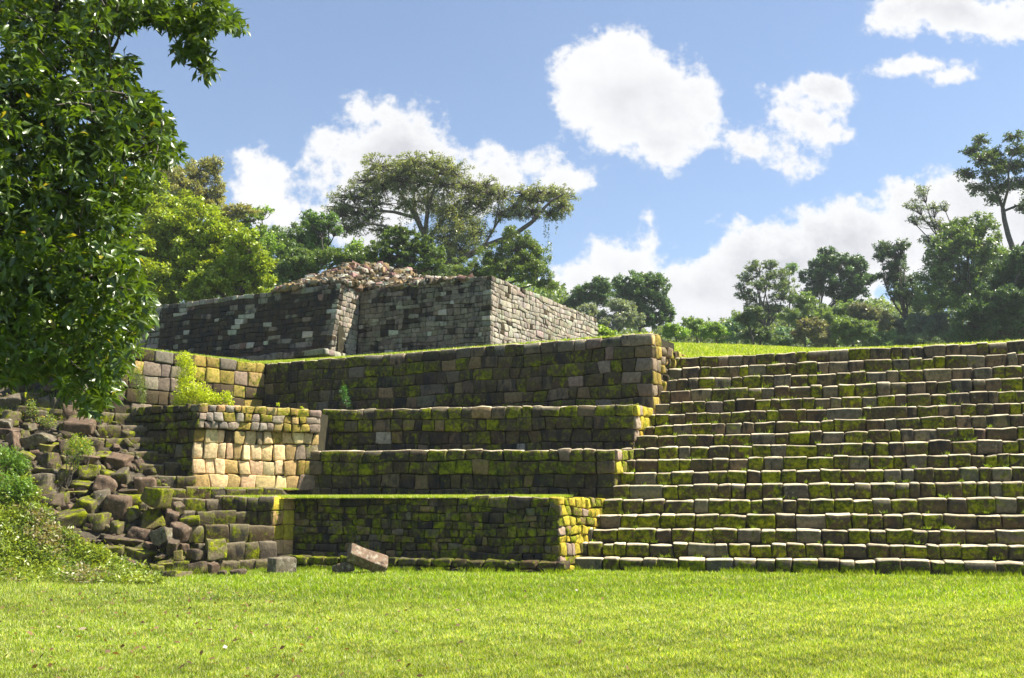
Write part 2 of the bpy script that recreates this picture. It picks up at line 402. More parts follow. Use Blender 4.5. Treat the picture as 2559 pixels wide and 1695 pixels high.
def leaves(C, L, W, rng, nrmbias=.6, dirs=None, droop=0.0, fold=.25, cols=None, kind='diamond'):
    """leaf blades at points C. returns V, F(tri), cols"""
    n = len(C); L = np.broadcast_to(L, (n,)) * rng.uniform(.7, 1.3, n); W = np.broadcast_to(W, (n,)) * rng.uniform(.75, 1.25, n)
    nv = rng.normal(size=(n, 3)); nv[:, 2] += nrmbias * 2; nv /= np.linalg.norm(nv, axis=1, keepdims=True)
    d = rng.normal(size=(n, 3)) if dirs is None else dirs.copy()
    d[:, 2] -= droop
    d -= (d * nv).sum(1, keepdims=True) * nv; d /= np.maximum(np.linalg.norm(d, axis=1, keepdims=True), 1e-6)
    s = np.cross(nv, d)
    if kind == 'diamond':
        a = C; b = C + d * (L * .5)[:, None] + s * (W * .5)[:, None]; c = C + d * L[:, None] - nv * (L * .12)[:, None]
        e = C + d * (L * .5)[:, None] - s * (W * .5)[:, None]
        V = np.stack([a, b, c, e], 1).reshape(-1, 3); i = np.arange(n)[:, None] * 4
        Fq = i + np.array([0, 1, 2, 3]); k = 4
    else:
        a = C; m = C + d * (L * .58)[:, None]; up = nv * (W * fold)[:, None]
        b = m + s * (W * .5)[:, None] + up; e = m - s * (W * .5)[:, None] + up
        c = C + d * L[:, None] - nv * (L * .16)[:, None]
        V = np.stack([a, b, c, e, m], 1).reshape(-1, 3); i = np.arange(n)[:, None, None] * 5
        Fq = (i + np.array([[0, 4, 1], [4, 2, 1], [0, 3, 4], [3, 2, 4]])).reshape(-1, 3); k = 5
    return V, Fq, np.repeat(cols, k, axis=0)

def tube(pts, rad, sides=6):
    pts = np.asarray(pts, float); n = len(pts); V = []; Q = []
    tan = np.gradient(pts, axis=0); tan /= np.maximum(np.linalg.norm(tan, axis=1, keepdims=True), 1e-6)
    ref = np.array([.31, .87, .1])
    for i in range(n):
        a = np.cross(tan[i], ref); a /= np.linalg.norm(a); b = np.cross(tan[i], a)
        an = np.arange(sides) * 2 * math.pi / sides
        V.append(pts[i] + rad[i] * (np.cos(an)[:, None] * a + np.sin(an)[:, None] * b))
    for i in range(n - 1):
        for k in range(sides):
            Q.append((i * sides + k, i * sides + (k + 1) % sides, (i + 1) * sides + (k + 1) % sides, (i + 1) * sides + k))
    return np.vstack(V), np.array(Q)
def curve(a, b, rng, n=7, bend=.12, sag=0.0):
    a = np.asarray(a, float); b = np.asarray(b, float); t = np.linspace(0, 1, n)[:, None]
    Ld = np.linalg.norm(b - a); off = rng.normal(size=3) * bend * Ld; off2 = rng.normal(size=3) * bend * .4 * Ld
    return a + (b - a) * t + off * np.sin(t * math.pi) + off2 * np.sin(2 * t * math.pi) + np.array([0, 0, sag * Ld]) * np.sin(t * math.pi)
class Tubes:
    def __init__(s): s.V = []; s.Q = []; s.n = 0
    def add(s, pts, rad, sides=6):
        V, Q = tube(pts, rad, sides); s.V.append(V); s.Q.append(Q + s.n); s.n += len(V)
    def link(s, name, parent, origin, mat=BARK):
        return link_mesh(name, np.vstack(s.V), np.vstack(s.Q), mat, parent, origin)
# ------------------------------------------------------------------ layout frames
TH = math.radians(12.92)
U2 = np.array([math.cos(TH), -math.sin(TH)]); N2 = np.array([math.sin(TH), math.cos(TH)])
TREAD = .34
S0 = atZ(1432, 1427, 0)
def on(k, x, y, o=S0): return atP(x, y, o[:2] + N2 * TREAD * k, N2)
def v3(p, z): return np.array([p[0], p[1], z])
SD = math.radians(34.3); SDV = np.array([math.sin(SD), math.cos(SD)]); SDN = np.array([SDV[1], -SDV[0]])
z6 = lambda x, y: (1350 + x / 1.9587, 800 + y / 1.9587)
lx = [165, 205, 240, 275, 305, 350, 385, 412, 443, 470, 497, 525, 553, 583, 605, 622, 642]
ly = [1160, 1088, 1018, 948, 878, 805, 742, 682, 623, 565, 512, 457, 400, 343, 288, 232, 180]
ry = [1176, 1100, 1024, 945, 866, 785, 715, 647, 578, 515, 457, 398, 341, 277, 217, 157, 95]

# ------------------------------------------------------------------ ground
def grid_mesh(name, fn, nu, nv, mat, cols=None, kind='structure'):
    u, v = np.meshgrid(np.linspace(0, 1, nu), np.linspace(0, 1, nv)); P = fn(u.ravel(), v.ravel())
    Q = [(j * nu + i, j * nu + i + 1, (j + 1) * nu + i + 1, (j + 1) * nu + i) for j in range(nv - 1) for i in range(nu - 1)]
    o = link_mesh(name, P, Q, mat); o['kind'] = kind; return o
me = bpy.data.meshes.new("ground"); me.from_pydata([(-2500, -300, 0), (2500, -300, 0), (2500, 3500, 0), (-2500, 3500, 0)], [], [(0, 1, 2, 3)])
me.materials.append(SOIL); g = bpy.data.objects.new("ground", me); scene.collection.objects.link(g); tag(g, kind='structure')

HX = [-40, -14, -13, -11, -10, -9, -8, -7, -6.2, -5.6]; HF = [19.5, 20.1, 20.6, 21.7, 22.3, 23.1, 23.8, 24.2, 24.8, 29]
def hill(X, Y):
    f = np.interp(X, HX, HF)
    return np.clip((Y - f) * .70, 0, 3.95) + np.clip((Y - 28.6) * .9, 0, 3.2) * np.clip(-X - 12.0, 0, 1)
def hit(x, y, lift=0.0):
    """first point of the slope (or ground) seen in direction of photograph pixel x, y"""
    d = ray(x, y); Dv = np.arange(14.0, 34, .04); p = np.array([0, 0, EYE]) + d[None, :] * (Dv / d[1])[:, None]
    h = hill(p[:, 0], p[:, 1]) + lift; k = np.nonzero(p[:, 2] <= h)[0]
    return p[k[0]] if len(k) else p[-1]
def hill_fn(u, v):
    X = -40 + 34.3 * u; Y = 19 + 14.5 * v
    f = hill(X, Y); s = np.sin(X * 3.1 + Y * 1.7) * .05 + np.sin(X * 7.3 - Y * 5.1) * .03
    return np.stack([X, Y, np.where(f > 0, f - .07 + s, -.15)], 1)
grid_mesh("hillside", hill_fn, 220, 100, DIRT)
def plat_fn(u, v):
    X = -140 + 340 * u; Y = 37 + 170 * v
    z = np.full_like(X, 5.3) + np.sin(X * .11) * .12
    return np.stack([X, Y + np.maximum(X - 4, 0) * -0.0, z - np.where((v > .999) | (u < .001) | (u > .999), 6, 0)], 1)
grid_mesh("plateau", plat_fn, 60, 40, SOIL)

# ------------------------------------------------------------------ main staircase
rng = np.random.default_rng(11)
st = thing('stone_staircase', 'broad flight of mossy stone steps rising on the right, bottom row on the lawn', 'staircase', v3(S0[:2] + U2 * 7, 0))
XR = 17.5; top_line = []
for k in range(17):
    Lp = on(k, *z6(lx[k], ly[k])); Rp = on(k, *z6(2368, ry[k]))
    uL = (Lp[:2] - S0[:2]) @ U2; uR = (Rp[:2] - S0[:2]) @ U2
    if k not in (5, 9, 13): uLx = uL - .28
    else: uLx = uL + .0
    zL, zR = Lp[2], Lp[2] + (Rp[2] - Lp[2]) / (uR - uL) * (XR - uL)
    below = -.25 if k == 0 else None
    base = S0[:2] + N2 * TREAD * k
    hgt = .36
    a = base + U2 * uLx; b = base + U2 * XR
    zb = (zL - hgt, zR - hgt)
    if k == 0: zb = (-.06, -.06)
    else: zb = (prev[0] - .015, prev[1] - .015)
    B = Blocks()
    pal = (lambda i, s, t, k=k: 'stair_up' if (k > 12 and s < .85) or (k > 8 and rng.random() < .45) or (6 < k and rng.random() < .2) else 'stair')
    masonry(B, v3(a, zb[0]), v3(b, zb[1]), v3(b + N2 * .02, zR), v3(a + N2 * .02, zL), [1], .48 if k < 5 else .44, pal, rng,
            depth=.52, r=.042, gap=.008, out=.014, wav=.03, rough=.013, widj=.42, jit=.10, lit_wear=1.0, T=(TPS, TQS))
    B.link('step', st, st.location)
    prev = (zL, zR); top_line.append((a, b, zL, zR))
a, b, zL16, zR16 = top_line[-1]
# solid fill beneath the steps
f0 = S0[:2] + N2 * .25; f1 = S0[:2] + N2 * (TREAD * 16 + .3)
V = [v3(f0 - U2 * .3, -.3), v3(f0 + U2 * XR, -.3), v3(f1 + U2 * XR, -.3), v3(f1 + U2 * 1.9, -.3),
     v3(f0 - U2 * .3, .1), v3(f0 + U2 * XR, .1), v3(f1 + U2 * XR, 5.7), v3(f1 + U2 * 1.9, 5.6)]
me = bpy.data.meshes.new('fill'); me.from_pydata([tuple(np.array(q) - np.array(st.location)) for q in V], [],
    [(3, 2, 1, 0), (4, 5, 6, 7), (0, 1, 5, 4), (1, 2, 6, 5), (2, 3, 7, 6), (3, 0, 4, 7)])
me.materials.append(CORE); o = bpy.data.objects.new('fill', me); scene.collection.objects.link(o); o.parent = st

# ------------------------------------------------------------------ terraces
TR1 = np.array([1.11, 24.05]); T1z = 1.76
def onl(p, x, y): return atP(x, y, p, N2)
# T1: lowest
T1L = atY(737, 1236, 25.95)
t1 = thing('terrace_wall', 'lowest stone terrace wall with a grassy top and a low bench along its foot', 'stone wall', v3(TR1, 0))
B = Blocks()
bat = N2 * .10
rowsT1 = [1.35, 1.0, 1.05, 1, 1.1, 1, 1.05, 1.3, 1.5]
masonry(B, v3(T1L[:2] - N2 * .04, -.05), v3(TR1 - N2 * .04, -.05), v3(TR1 + N2 * .04, 1.765), v3(T1L[:2] + N2 * .04, 1.80), rowsT1,
        [.42, .27, .25, .28, .25, .27, .30, .36, .42], 't1', rng, depth=.3, r=.022, gap=.006, out=.014, wav=.05, rough=.014, jit=.22, widj=.5, lit_wear=.7)
B.link('front_wall', t1, t1.location)
B = Blocks(); e = TR1 + SDV * 2.35
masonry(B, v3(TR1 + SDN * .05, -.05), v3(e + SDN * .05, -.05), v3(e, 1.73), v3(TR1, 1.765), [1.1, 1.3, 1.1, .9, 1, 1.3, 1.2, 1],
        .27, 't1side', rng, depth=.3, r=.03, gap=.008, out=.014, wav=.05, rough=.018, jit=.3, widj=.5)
B.link('side_wall', t1, t1.location)
c = [T1L[:2] + N2 * .1 - U2 * 0, TR1 + N2 * .12 - U2 * .08, TR1 + SDV * 3.4 - SDN * .12, S0[:2] + N2 * (TREAD * 5.5 + .6) + U2 * .9, T1L[:2] + N2 * 3.6]
prism(c, -.2, 1.70, CORE, 'wall_core', t1, tuple(t1.location))
# bench
pl = onl(TR1 - N2 * .55, 690, 1410); pr_ = onl(TR1 - N2 * .55, 1414, 1420)
B = Blocks(); rg = rng
masonry(B, v3(pl[:2], -.1), v3(pr_[:2], -.1), v3(pr_[:2], .27), v3(pl[:2], .36), [1, 1.1], [.42, .5], 'plinth', rng, depth=.62, r=.035, out=.03, wav=.02, rough=.02)
B.link('bench', t1, t1.location)
# left complex frame: steps run along ES, climb along EM
az = math.radians(60); ES = np.array([math.sin(az), math.cos(az)]); EM = np.array([-math.cos(az), math.sin(az)])
WK = [24.25, 24.6, 24.93, 25.4, 25.9, 26.6, 27.0, 27.4, 27.8, 28.2, 28.6, 29.0]
def onW(w, x, y): return atP(x, y, EM * w, EM)
P0 = onW(26.9, 488, 1212)[:2]; PLf = onW(29.2, 315, 1020)[:2]; DLP = (PLf - P0) / np.linalg.norm(PLf - P0)
L1R = onW(24.98, 684, 1240)[:2]; L1L = onW(26.0, 534, 1240)[:2]
B = Blocks()
masonry(B, v3(L1L, 0), v3(L1R, 0), v3(L1R, 1.78), v3(L1L, 1.80), [1, 1.1, 1.1, 1, 1], .48, 'l1', rng, depth=.3, r=.025, gap=.007, out=.014, wav=.03, rough=.016, lit_wear=.3)
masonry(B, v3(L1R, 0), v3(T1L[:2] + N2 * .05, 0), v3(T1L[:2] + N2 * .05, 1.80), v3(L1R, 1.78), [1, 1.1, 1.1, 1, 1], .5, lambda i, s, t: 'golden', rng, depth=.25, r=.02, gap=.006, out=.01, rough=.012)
B.link('front_wall', t1, t1.location)
prism([L1L + N2 * .1, L1R + N2 * .14 - U2 * .02, T1L[:2] + N2 * .15, T1L[:2] + N2 * 3.5, L1L + N2 * 2.2], -.2, 1.69, CORE, 'wall_core', t1, tuple(t1.location))

def terrace(name_label, R, zt, zb, px, yl, side_len, rows, wid, pal, sidepal, prof, zside=None, ndir=N2, Lpt=None, zl=None, back=3.0, topz=None):
    t = thing('terrace_wall', name_label, 'stone wall', v3(R, zb))
    if Lpt is None:
        q = onl(R, px, yl); Lp, zl = q[:2], q[2]
    else: Lp = Lpt
    nn = np.array([-(R - Lp)[1], (R - Lp)[0]]); nn /= np.linalg.norm(nn)
    B = Blocks()
    masonry(B, v3(Lp - nn * .05, zb - .3), v3(R - nn * .05, zb - .3), v3(R, zt), v3(Lp, zl), rows, wid, pal, rng, depth=.34, r=.028, gap=.007, out=.014,
            wav=.035, rough=.015, profile=prof, jit=.2, widj=.42, lit_wear=.95)
    B.link('front_wall', t, t.location)
    B = Blocks(); e = R + SDV * side_len
    zs = zt if zside is None else zside
    masonry(B, v3(R + SDN * .03, zb - .3), v3(e + SDN * .03, zb - .3), v3(e, zs), v3(R, zt), rows, .34, sidepal, rng, depth=.3, r=.035, gap=.008, out=.014, rough=.02, jit=.25, profile=prof, lit_wear=.3)
    B.link('side_wall', t, t.location)
    c = [Lp + nn * .1, R + nn * .12 - SDN * .12, e - SDN * .14, e + nn * back, Lp + nn * back]
    prism(c, zb - 1.0, [zl - .06, zt - .06, zs - .06, zs - .06, zl - .06], CORE, 'wall_core', t, tuple(t.location))
    return t, Lp, zl
T2R = np.array([2.69, 26.19]); T3R = np.array([3.33, 27.16]); T4R = np.array([4.02, 28.16])
T2t, T2L, z2l = terrace('second stone terrace wall up, its mossy face between the golden block and the staircase', T2R, 3.02, 1.72, 727, 1127, 1.0,
        [1, 1.15, 1.2, 1.1, .8], .44, lambda i, s, t: 't23' if i < 2 else 't23low', 't1side', [.07, .05, -.03, -.03, -.03], back=2.5)
T3t, T3L, z3l = terrace('third stone terrace wall up, moss patched with an overhanging upper half', T3R, 4.28, 3.05, 806, 1024, 1.1,
        [1, 1.05, 1.1, .9, .7], .42, lambda i, s, t: 't23' if i < 2 else 't23low', 't1side', [.08, .06, -.04, -.04, -.04], back=2.6)
T4L = atZ(663, 908, 6.45)[:2]
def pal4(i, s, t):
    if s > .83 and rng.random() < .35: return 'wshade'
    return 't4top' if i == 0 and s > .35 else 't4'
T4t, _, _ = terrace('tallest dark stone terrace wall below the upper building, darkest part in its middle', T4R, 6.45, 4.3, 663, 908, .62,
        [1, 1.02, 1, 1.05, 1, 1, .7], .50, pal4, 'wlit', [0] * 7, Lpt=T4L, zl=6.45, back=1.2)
B = Blocks(); e1 = T4R + SDV * .62; e2 = T4R + SDV * 2.9
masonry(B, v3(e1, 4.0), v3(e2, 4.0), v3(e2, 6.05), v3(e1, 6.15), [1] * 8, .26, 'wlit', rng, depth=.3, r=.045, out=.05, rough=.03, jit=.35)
B.link('side_wall', T4t, T4t.location)
prism([e1 - SDN * .2, e2 - SDN * .2, e2 - SDN * 2, e1 - SDN * 2], 3.5, 6.0, CORE, 'wall_core', T4t, tuple(T4t.location))
# ledge stones at the foot of the tall wall
B = Blocks(); a_ = T4R + (T4L - T4R) * .02; b_ = T4R + (T4L - T4R) * .42; nn4 = np.array([-(T4R - T4L)[1], (T4R - T4L)[0]]); nn4 /= np.linalg.norm(nn4)
masonry(B, v3(b_ - nn4 * .4, 4.2), v3(a_ - nn4 * .3, 4.2), v3(a_ - nn4 * .3, 4.40), v3(b_ - nn4 * .4, 4.33), [1], .3, 'plinth', rng, depth=.4, r=.05, out=.05, rough=.03)
B.link('foot_ledge', T4t, T4t.location)

# W: sunlit return wall at upper left
W1 = atZ(356, 866, 6.45)[:2]; wd = (W1 - T4L) / np.linalg.norm(W1 - T4L); WE = W1 + wd * 2.2
ww = thing('retaining_wall', 'sunlit return wall of large blocks behind the bright yellow-green bush', 'stone wall', v3(W1, 4.0))
B = Blocks()
rw = [.9, 1.1, 1, 1.05, 1, .6]
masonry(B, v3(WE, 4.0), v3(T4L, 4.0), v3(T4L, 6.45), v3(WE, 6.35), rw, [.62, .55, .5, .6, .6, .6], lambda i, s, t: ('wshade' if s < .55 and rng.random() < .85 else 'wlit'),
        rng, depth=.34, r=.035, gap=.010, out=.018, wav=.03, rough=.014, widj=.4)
B.link('block_face', ww, ww.location)
wn = np.array([wd[1], -wd[0]]); wn = wn if wn @ np.array([0, 1.]) > 0 else -wn
prism([WE + wn * .12, T4L + wn * .12, T4L + wn * 2.0, WE + wn * 2.0], 3, 6.36, CORE, 'wall_core', ww, tuple(ww.location))

# ------------------------------------------------------------------ left steps and golden pier
ls = thing('ruined_staircase', 'half buried flight of mossy steps between the fallen blocks and the dark pier', 'staircase', (-7.2, 23.8, 0))
rowsL = [(395, 704, 1402), (495, 694, 1356), (470, 690, 1313), (450, 0, 1278), (410, 0, 1245), (378, 708, 1217), (365, 1, 1188), (312, 1, 1158),
         (255, 1, 1130), (205, 1, 1093), (150, 1, 1061), (60, 1, 1029)]
pz = -.08
def x_line(o, d, w): return o + d * ((w - o @ EM) / (d @ EM))
for k, (xa, xb, y) in enumerate(rowsL):
    A = onW(WK[k], xa, y)[:2]
    Bp = onW(WK[k], xb, y)[:2] if xb > 1 else (x_line(L1R, (L1L - L1R), WK[k]) if xb == 0 else x_line(P0, DLP, WK[k])) + ES * .12
    xm = {0: 600, 1: 600, 2: 560}.get(k, (xa + (440 if k == 5 else 500 - 16 * (k - 3))) / 2); zz = onW(WK[k], xm, y)[2]
    B = Blocks()
    masonry(B, v3(A, pz - .02), v3(Bp, pz - .02), v3(Bp, zz), v3(A, zz), [1], .54, 'left', rng, depth=.8 if k == 5 else .62, r=.022, gap=.007, out=.02, wav=.03, rough=.022, lit_wear=.14, T=(TPS, TQS))
    B.link('step', ls, ls.location); pz = zz
zTopL = pz
# pier
zpt = onW(26.9, 489, 1008)[2]; zpb = 2.0
PRt = atZ(804, 1024, zpt)[:2]
pr = thing('stone_pier', 'projecting corner block with golden sunlit lower courses under a cornice', 'stone block', v3(P0, zpb))
zco = zpt - .66
dr = (PRt - P0) / np.linalg.norm(PRt - P0); dl = (PLf - P0) / np.linalg.norm(PLf - P0)
nr = np.array([dr[1], -dr[0]]); nl = np.array([-dl[1], dl[0]]); nl = nl if nl[1] < 0 else -nl
B = Blocks()
masonry(B, v3(P0, zco), v3(PRt, zco), v3(PRt, zpt), v3(P0, zpt), [1, .98, 1.02], [.29, .29, .27], 'cornice', rng, depth=.34, r=.026, gap=.008, out=.014, wav=.02, rough=.016, jit=.25, widj=.38, lit_wear=.3)
masonry(B, v3(PLf, zco + .05), v3(P0, zco), v3(P0, zpt), v3(PLf, zpt), [1, 1, 1], .32, 'pierdark', rng, depth=.34, r=.03, gap=.008, out=.016, rough=.02)
B.link('cornice', pr, pr.location)
B = Blocks(); q0 = P0 - dr * .06 - nr * .13; q1 = PRt - nr * .13
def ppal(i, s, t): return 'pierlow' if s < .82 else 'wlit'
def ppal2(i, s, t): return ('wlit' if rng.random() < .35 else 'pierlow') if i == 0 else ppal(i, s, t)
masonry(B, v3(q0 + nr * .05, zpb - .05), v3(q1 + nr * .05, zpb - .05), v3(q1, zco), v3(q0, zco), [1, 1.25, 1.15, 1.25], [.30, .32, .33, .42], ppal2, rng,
        depth=.4, r=.030, gap=.007, out=.015, wav=.03, rough=.020, jit=.2, widj=.28)
B.link('golden_face', pr, pr.location)
pr.children[-1]['label'] = 'golden tan lower courses in full sun'
B = Blocks()
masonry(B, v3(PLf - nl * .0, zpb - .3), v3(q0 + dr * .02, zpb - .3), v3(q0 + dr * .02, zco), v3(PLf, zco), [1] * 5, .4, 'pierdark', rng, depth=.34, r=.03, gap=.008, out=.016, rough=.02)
B.link('shaded_face', pr, pr.location)
cen = (PLf + PRt) / 2 + np.array([0, 1.5])
prism([PLf - nl * .1, P0 + np.array([0, .25]) * 1.0, PRt - nr * .2, PRt + np.array([.3, 3.5]), PLf + np.array([.8, 2.5])], 0, zpt - .08, CORE, 'block_core', pr, tuple(pr.location))
# flat ground on top of pier up to the return wall
sh = prism([PLf + np.array([-2.2, .6]), PLf + np.array([0, .35]), PRt + np.array([-.3, .45]), T3L + N2 * .3, T3R + N2 * .35 - U2 * .2, T4R + N2 * .4, T4L + N2 * .6, WE + np.array([-1.5, .6])], 3.0, min(4.13, zpt - .1), SOIL, 'shelf', None, (0, 0, 0))
sh['kind'] = 'structure'

# ------------------------------------------------------------------ upper building
UD = 37.0; UC = atY(1228, 688, UD); UZ = UC[2]; UB = atY(1228, 858, UD)[2]
URt = atZ(1493, 797, UZ)[:2]; UBl = atZ(900, 728, UZ)[:2]; UAr = atZ(852, 708, UZ)[:2]; UAl = atZ(404, 762, UZ)[:2]; UC = UC[:2]
ub = thing('stone_building', 'grey upper building of small stones with a corner pilaster, standing on the grass platform', 'building', v3(UC, UB))
def away(a, b):
    d = (b - a) / np.linalg.norm(b - a); n = np.array([d[1], -d[0]]); return n if n @ ((a + b) / 2) < 0 else -n
fB = away(UBl, UC); fA = away(UAl, UAr); fR = np.array([-(URt - UC)[1], (URt - UC)[0]]); fR /= -np.linalg.norm(fR)
if fR[0] < 0: fR = -fR
dB = (UC - UBl) / np.linalg.norm(UC - UBl)
lo = .16; UBB = UB - .9
B = Blocks()
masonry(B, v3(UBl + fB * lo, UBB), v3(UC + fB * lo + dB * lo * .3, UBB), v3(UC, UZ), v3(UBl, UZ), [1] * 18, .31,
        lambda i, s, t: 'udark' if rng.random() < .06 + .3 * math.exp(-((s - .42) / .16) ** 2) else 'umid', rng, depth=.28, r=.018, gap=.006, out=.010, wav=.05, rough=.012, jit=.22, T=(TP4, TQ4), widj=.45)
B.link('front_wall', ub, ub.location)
B = Blocks()
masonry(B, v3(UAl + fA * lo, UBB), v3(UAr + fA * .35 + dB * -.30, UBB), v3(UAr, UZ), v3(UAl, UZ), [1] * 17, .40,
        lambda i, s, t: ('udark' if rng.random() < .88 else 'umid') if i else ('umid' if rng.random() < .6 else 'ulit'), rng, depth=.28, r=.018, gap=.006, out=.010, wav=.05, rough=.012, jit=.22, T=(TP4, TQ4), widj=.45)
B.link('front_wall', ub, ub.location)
B = Blocks()
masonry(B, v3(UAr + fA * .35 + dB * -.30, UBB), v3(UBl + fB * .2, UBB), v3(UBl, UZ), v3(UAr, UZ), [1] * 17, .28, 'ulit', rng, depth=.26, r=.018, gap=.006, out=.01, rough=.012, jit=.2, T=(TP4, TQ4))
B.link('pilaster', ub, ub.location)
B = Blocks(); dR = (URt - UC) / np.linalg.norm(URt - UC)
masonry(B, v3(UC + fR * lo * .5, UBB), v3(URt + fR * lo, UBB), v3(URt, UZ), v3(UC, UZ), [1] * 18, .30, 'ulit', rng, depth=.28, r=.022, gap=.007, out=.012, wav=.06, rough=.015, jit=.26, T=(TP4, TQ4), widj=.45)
B.link('side_wall', ub, ub.location)
UAb = UAl + (UAl - UAr) / np.linalg.norm(UAl - UAr) * .2 - fA * 6
prism([UAl - fA * .1, UAr - fA * .12 - dB * .15, UBl - fB * .14 - dB * .1, UC - fB * .14 - dB * .12, URt - fR * .14, UAb + dR * 6], UB - 1.5, UZ - .12, CORE, 'wall_core', ub, tuple(ub.location))
# set-back left end
Cl = atY(345, 785, 43.5); Cr = atY(420, 762, 43.5)
B = Blocks()
masonry(B, v3(Cl[:2], UB - 1.2), v3(Cr[:2], UB - 1.2), v3(Cr[:2], Cr[2]), v3(Cl[:2], Cl[2] + .2), [1] * 14, .32, 'ulit', rng, depth=.4, r=.03, out=.04, rough=.02, T=(TP4, TQ4))
B.link('rear_wall', ub, ub.location)
# plinth
B = Blocks(); a1 = UAl + fA * .9 + dB * 2.2; b1 = UAr + fA * .75 - dB * .15; c1 = UBl + fB * .55 + dB * .3
zp = atP(845, 868, b1, fA)[2]
masonry(B, v3(a1, zp - .5), v3(b1, zp - .22), v3(b1, zp), v3(a1, zp - .08), [1], .5, 'umid', rng, depth=.7, r=.03, out=.02, rough=.02)
masonry(B, v3(b1, zp - .22), v3(c1, zp - .3), v3(c1, zp - .05), v3(b1, zp), [1], .4, 'ulit', rng, depth=.5, r=.03, out=.02, rough=.02)
B.link('plinth', ub, ub.location)
# rubble mound on the roof
B = Blocks()
def mound(s, t):
    # s along front, t from the front edge back
    return max(0, 1 - ((s - .5) / .52) ** 2) ** .6
MP = np.array([atZ(672, 724, UZ)[:2], UAr - dB * .1, UBl - dB * .05, atZ(1160, 692, UZ)[:2]]); ML = np.concatenate([[0], np.cumsum(np.linalg.norm(np.diff(MP, axis=0), axis=1))]); ML /= ML[-1]
def mpath(s): return np.stack([np.interp(s, ML, MP[:, 0]), np.interp(s, ML, MP[:, 1])], -1)
def mh(s, t): return np.interp(s, [0, .06, .2, .4, .55, .62, .85, 1], [.2, .85, 1.2, 1.25, 1.2, .8, .5, .1]) * np.clip(t * 1.6 + .10, 0, 1)
for i in range(2600):
    s = rng.uniform(0, 1); t = rng.uniform(0, 1) ** 1.2
    p = mpath(s) - fB * (.22 + 3.0 * t); z = UZ + mh(s, t) * (1 + .10 * math.sin(s * 37) + .06 * math.sin(s * 71 + t * 7)) * rng.uniform(.86, 1.0) - .04
    sz = rng.uniform(.06, .21)
    V = rbox(TP4, (sz, sz * rng.uniform(.6, 1), sz * rng.uniform(.28, .6)), .03)
    V += wob(V, rng, .025, 9)
    ax = Vector(rng.normal(size=3) * (1, 1, .3)).normalized()
    from mathutils import Matrix
    R = np.array(Matrix.Rotation(rng.normal(0, .38), 3, ax) @ Matrix.Rotation(rng.uniform(0, 6.28), 3, 'Z'))
    G = V @ R.T + v3(p, z)
    col, mx = pick([(35, PK, (0, .12, .0)), (25, TN, (.1, .1, 0)), (25, PL, (0, .05, 0)), (10, RD, (0, .2, 0)), (8, DK, (0, .3, 0))], rng)
    B.add(G, TQ4, np.clip(col * np.array([1.25, 1.28, 1.3]) * rng.choice([.5, 1, 1.25], p=[.25, .5, .25]), 0, .7), mx)
# right side wall coping rubble
for i in range(90):
    s = rng.uniform(0.45, 1); p = UC + (URt - UC) * s - fR * rng.uniform(.3, 1.2); sz = rng.uniform(.08, .2)
    V = rbox(TP4, (sz, sz * .8, sz * .4), .03); V += wob(V, rng, .02, 9)
    col, mx = pick(PAL['ulit'], rng); B.add(V + v3(p, UZ + rng.uniform(-.06, .02)), TQ4, col, mx)
B.link('rubble_core', ub, ub.location)
def mcore_fn(u, v):
    base = mpath(u) - fB * (.25 + 3.4 * v[:, None]); h = .88 * mh(u, v); h = np.where(v > .97, -.3, h)
    return np.column_stack([base, UZ - .1 + h])
mc = grid_mesh('mound_core', mcore_fn, 30, 12, DIRT); del mc['kind']; mc.parent = ub; mc.location = tuple(-np.array(ub.location))

# ------------------------------------------------------------------ upper lawns
def lawnL_fn(u, v):
    A = v3(T4L + nn4 * .15 - (T4R - T4L) * .0, 6.40); Bq = v3(T4R + nn4 * .15, 6.40); C = v3(URt + fR * .1, UB + .1); Dq = v3(UAl + np.array([-1, .5]), UB - .05)
    lo_ = A + (Bq - A) * u[:, None]; hi = Dq + (C - Dq) * u[:, None]
    p = lo_ + (hi - lo_) * v[:, None]; p[:, 2] = 6.44 + (UB - .02 - 6.44) * v ** .92; return p
grid_mesh("upper_lawn", lawnL_fn, 60, 40, SOIL)
def lawn2_fn(u, v):  # ground left of the corner behind the return wall
    A = v3(WE + wn * .2, 6.33); Bq = v3(T4L + wn * .1 + nn4 * .1, 6.38); C = v3(UAl + np.array([2.0, .0]), UB - .05); Dq = v3(UAl + np.array([-6, -1]), UB - .4)
    lo_ = A + (Bq - A) * u[:, None]; hi = Dq + (C - Dq) * u[:, None]
    p = lo_ + (hi - lo_) * v[:, None]; p[:, 2] = 6.36 + (UB - 6.40) * np.clip(v * 1.3, 0, 1) ** .8; return p
grid_mesh("upper_lawn", lawn2_fn, 30, 20, SOIL)
sA, sB, zA, zB = top_line[-1]
def right_z(s, t):
    X = s * (XR + 1) ; return zA + (zB - zA) * s - .04
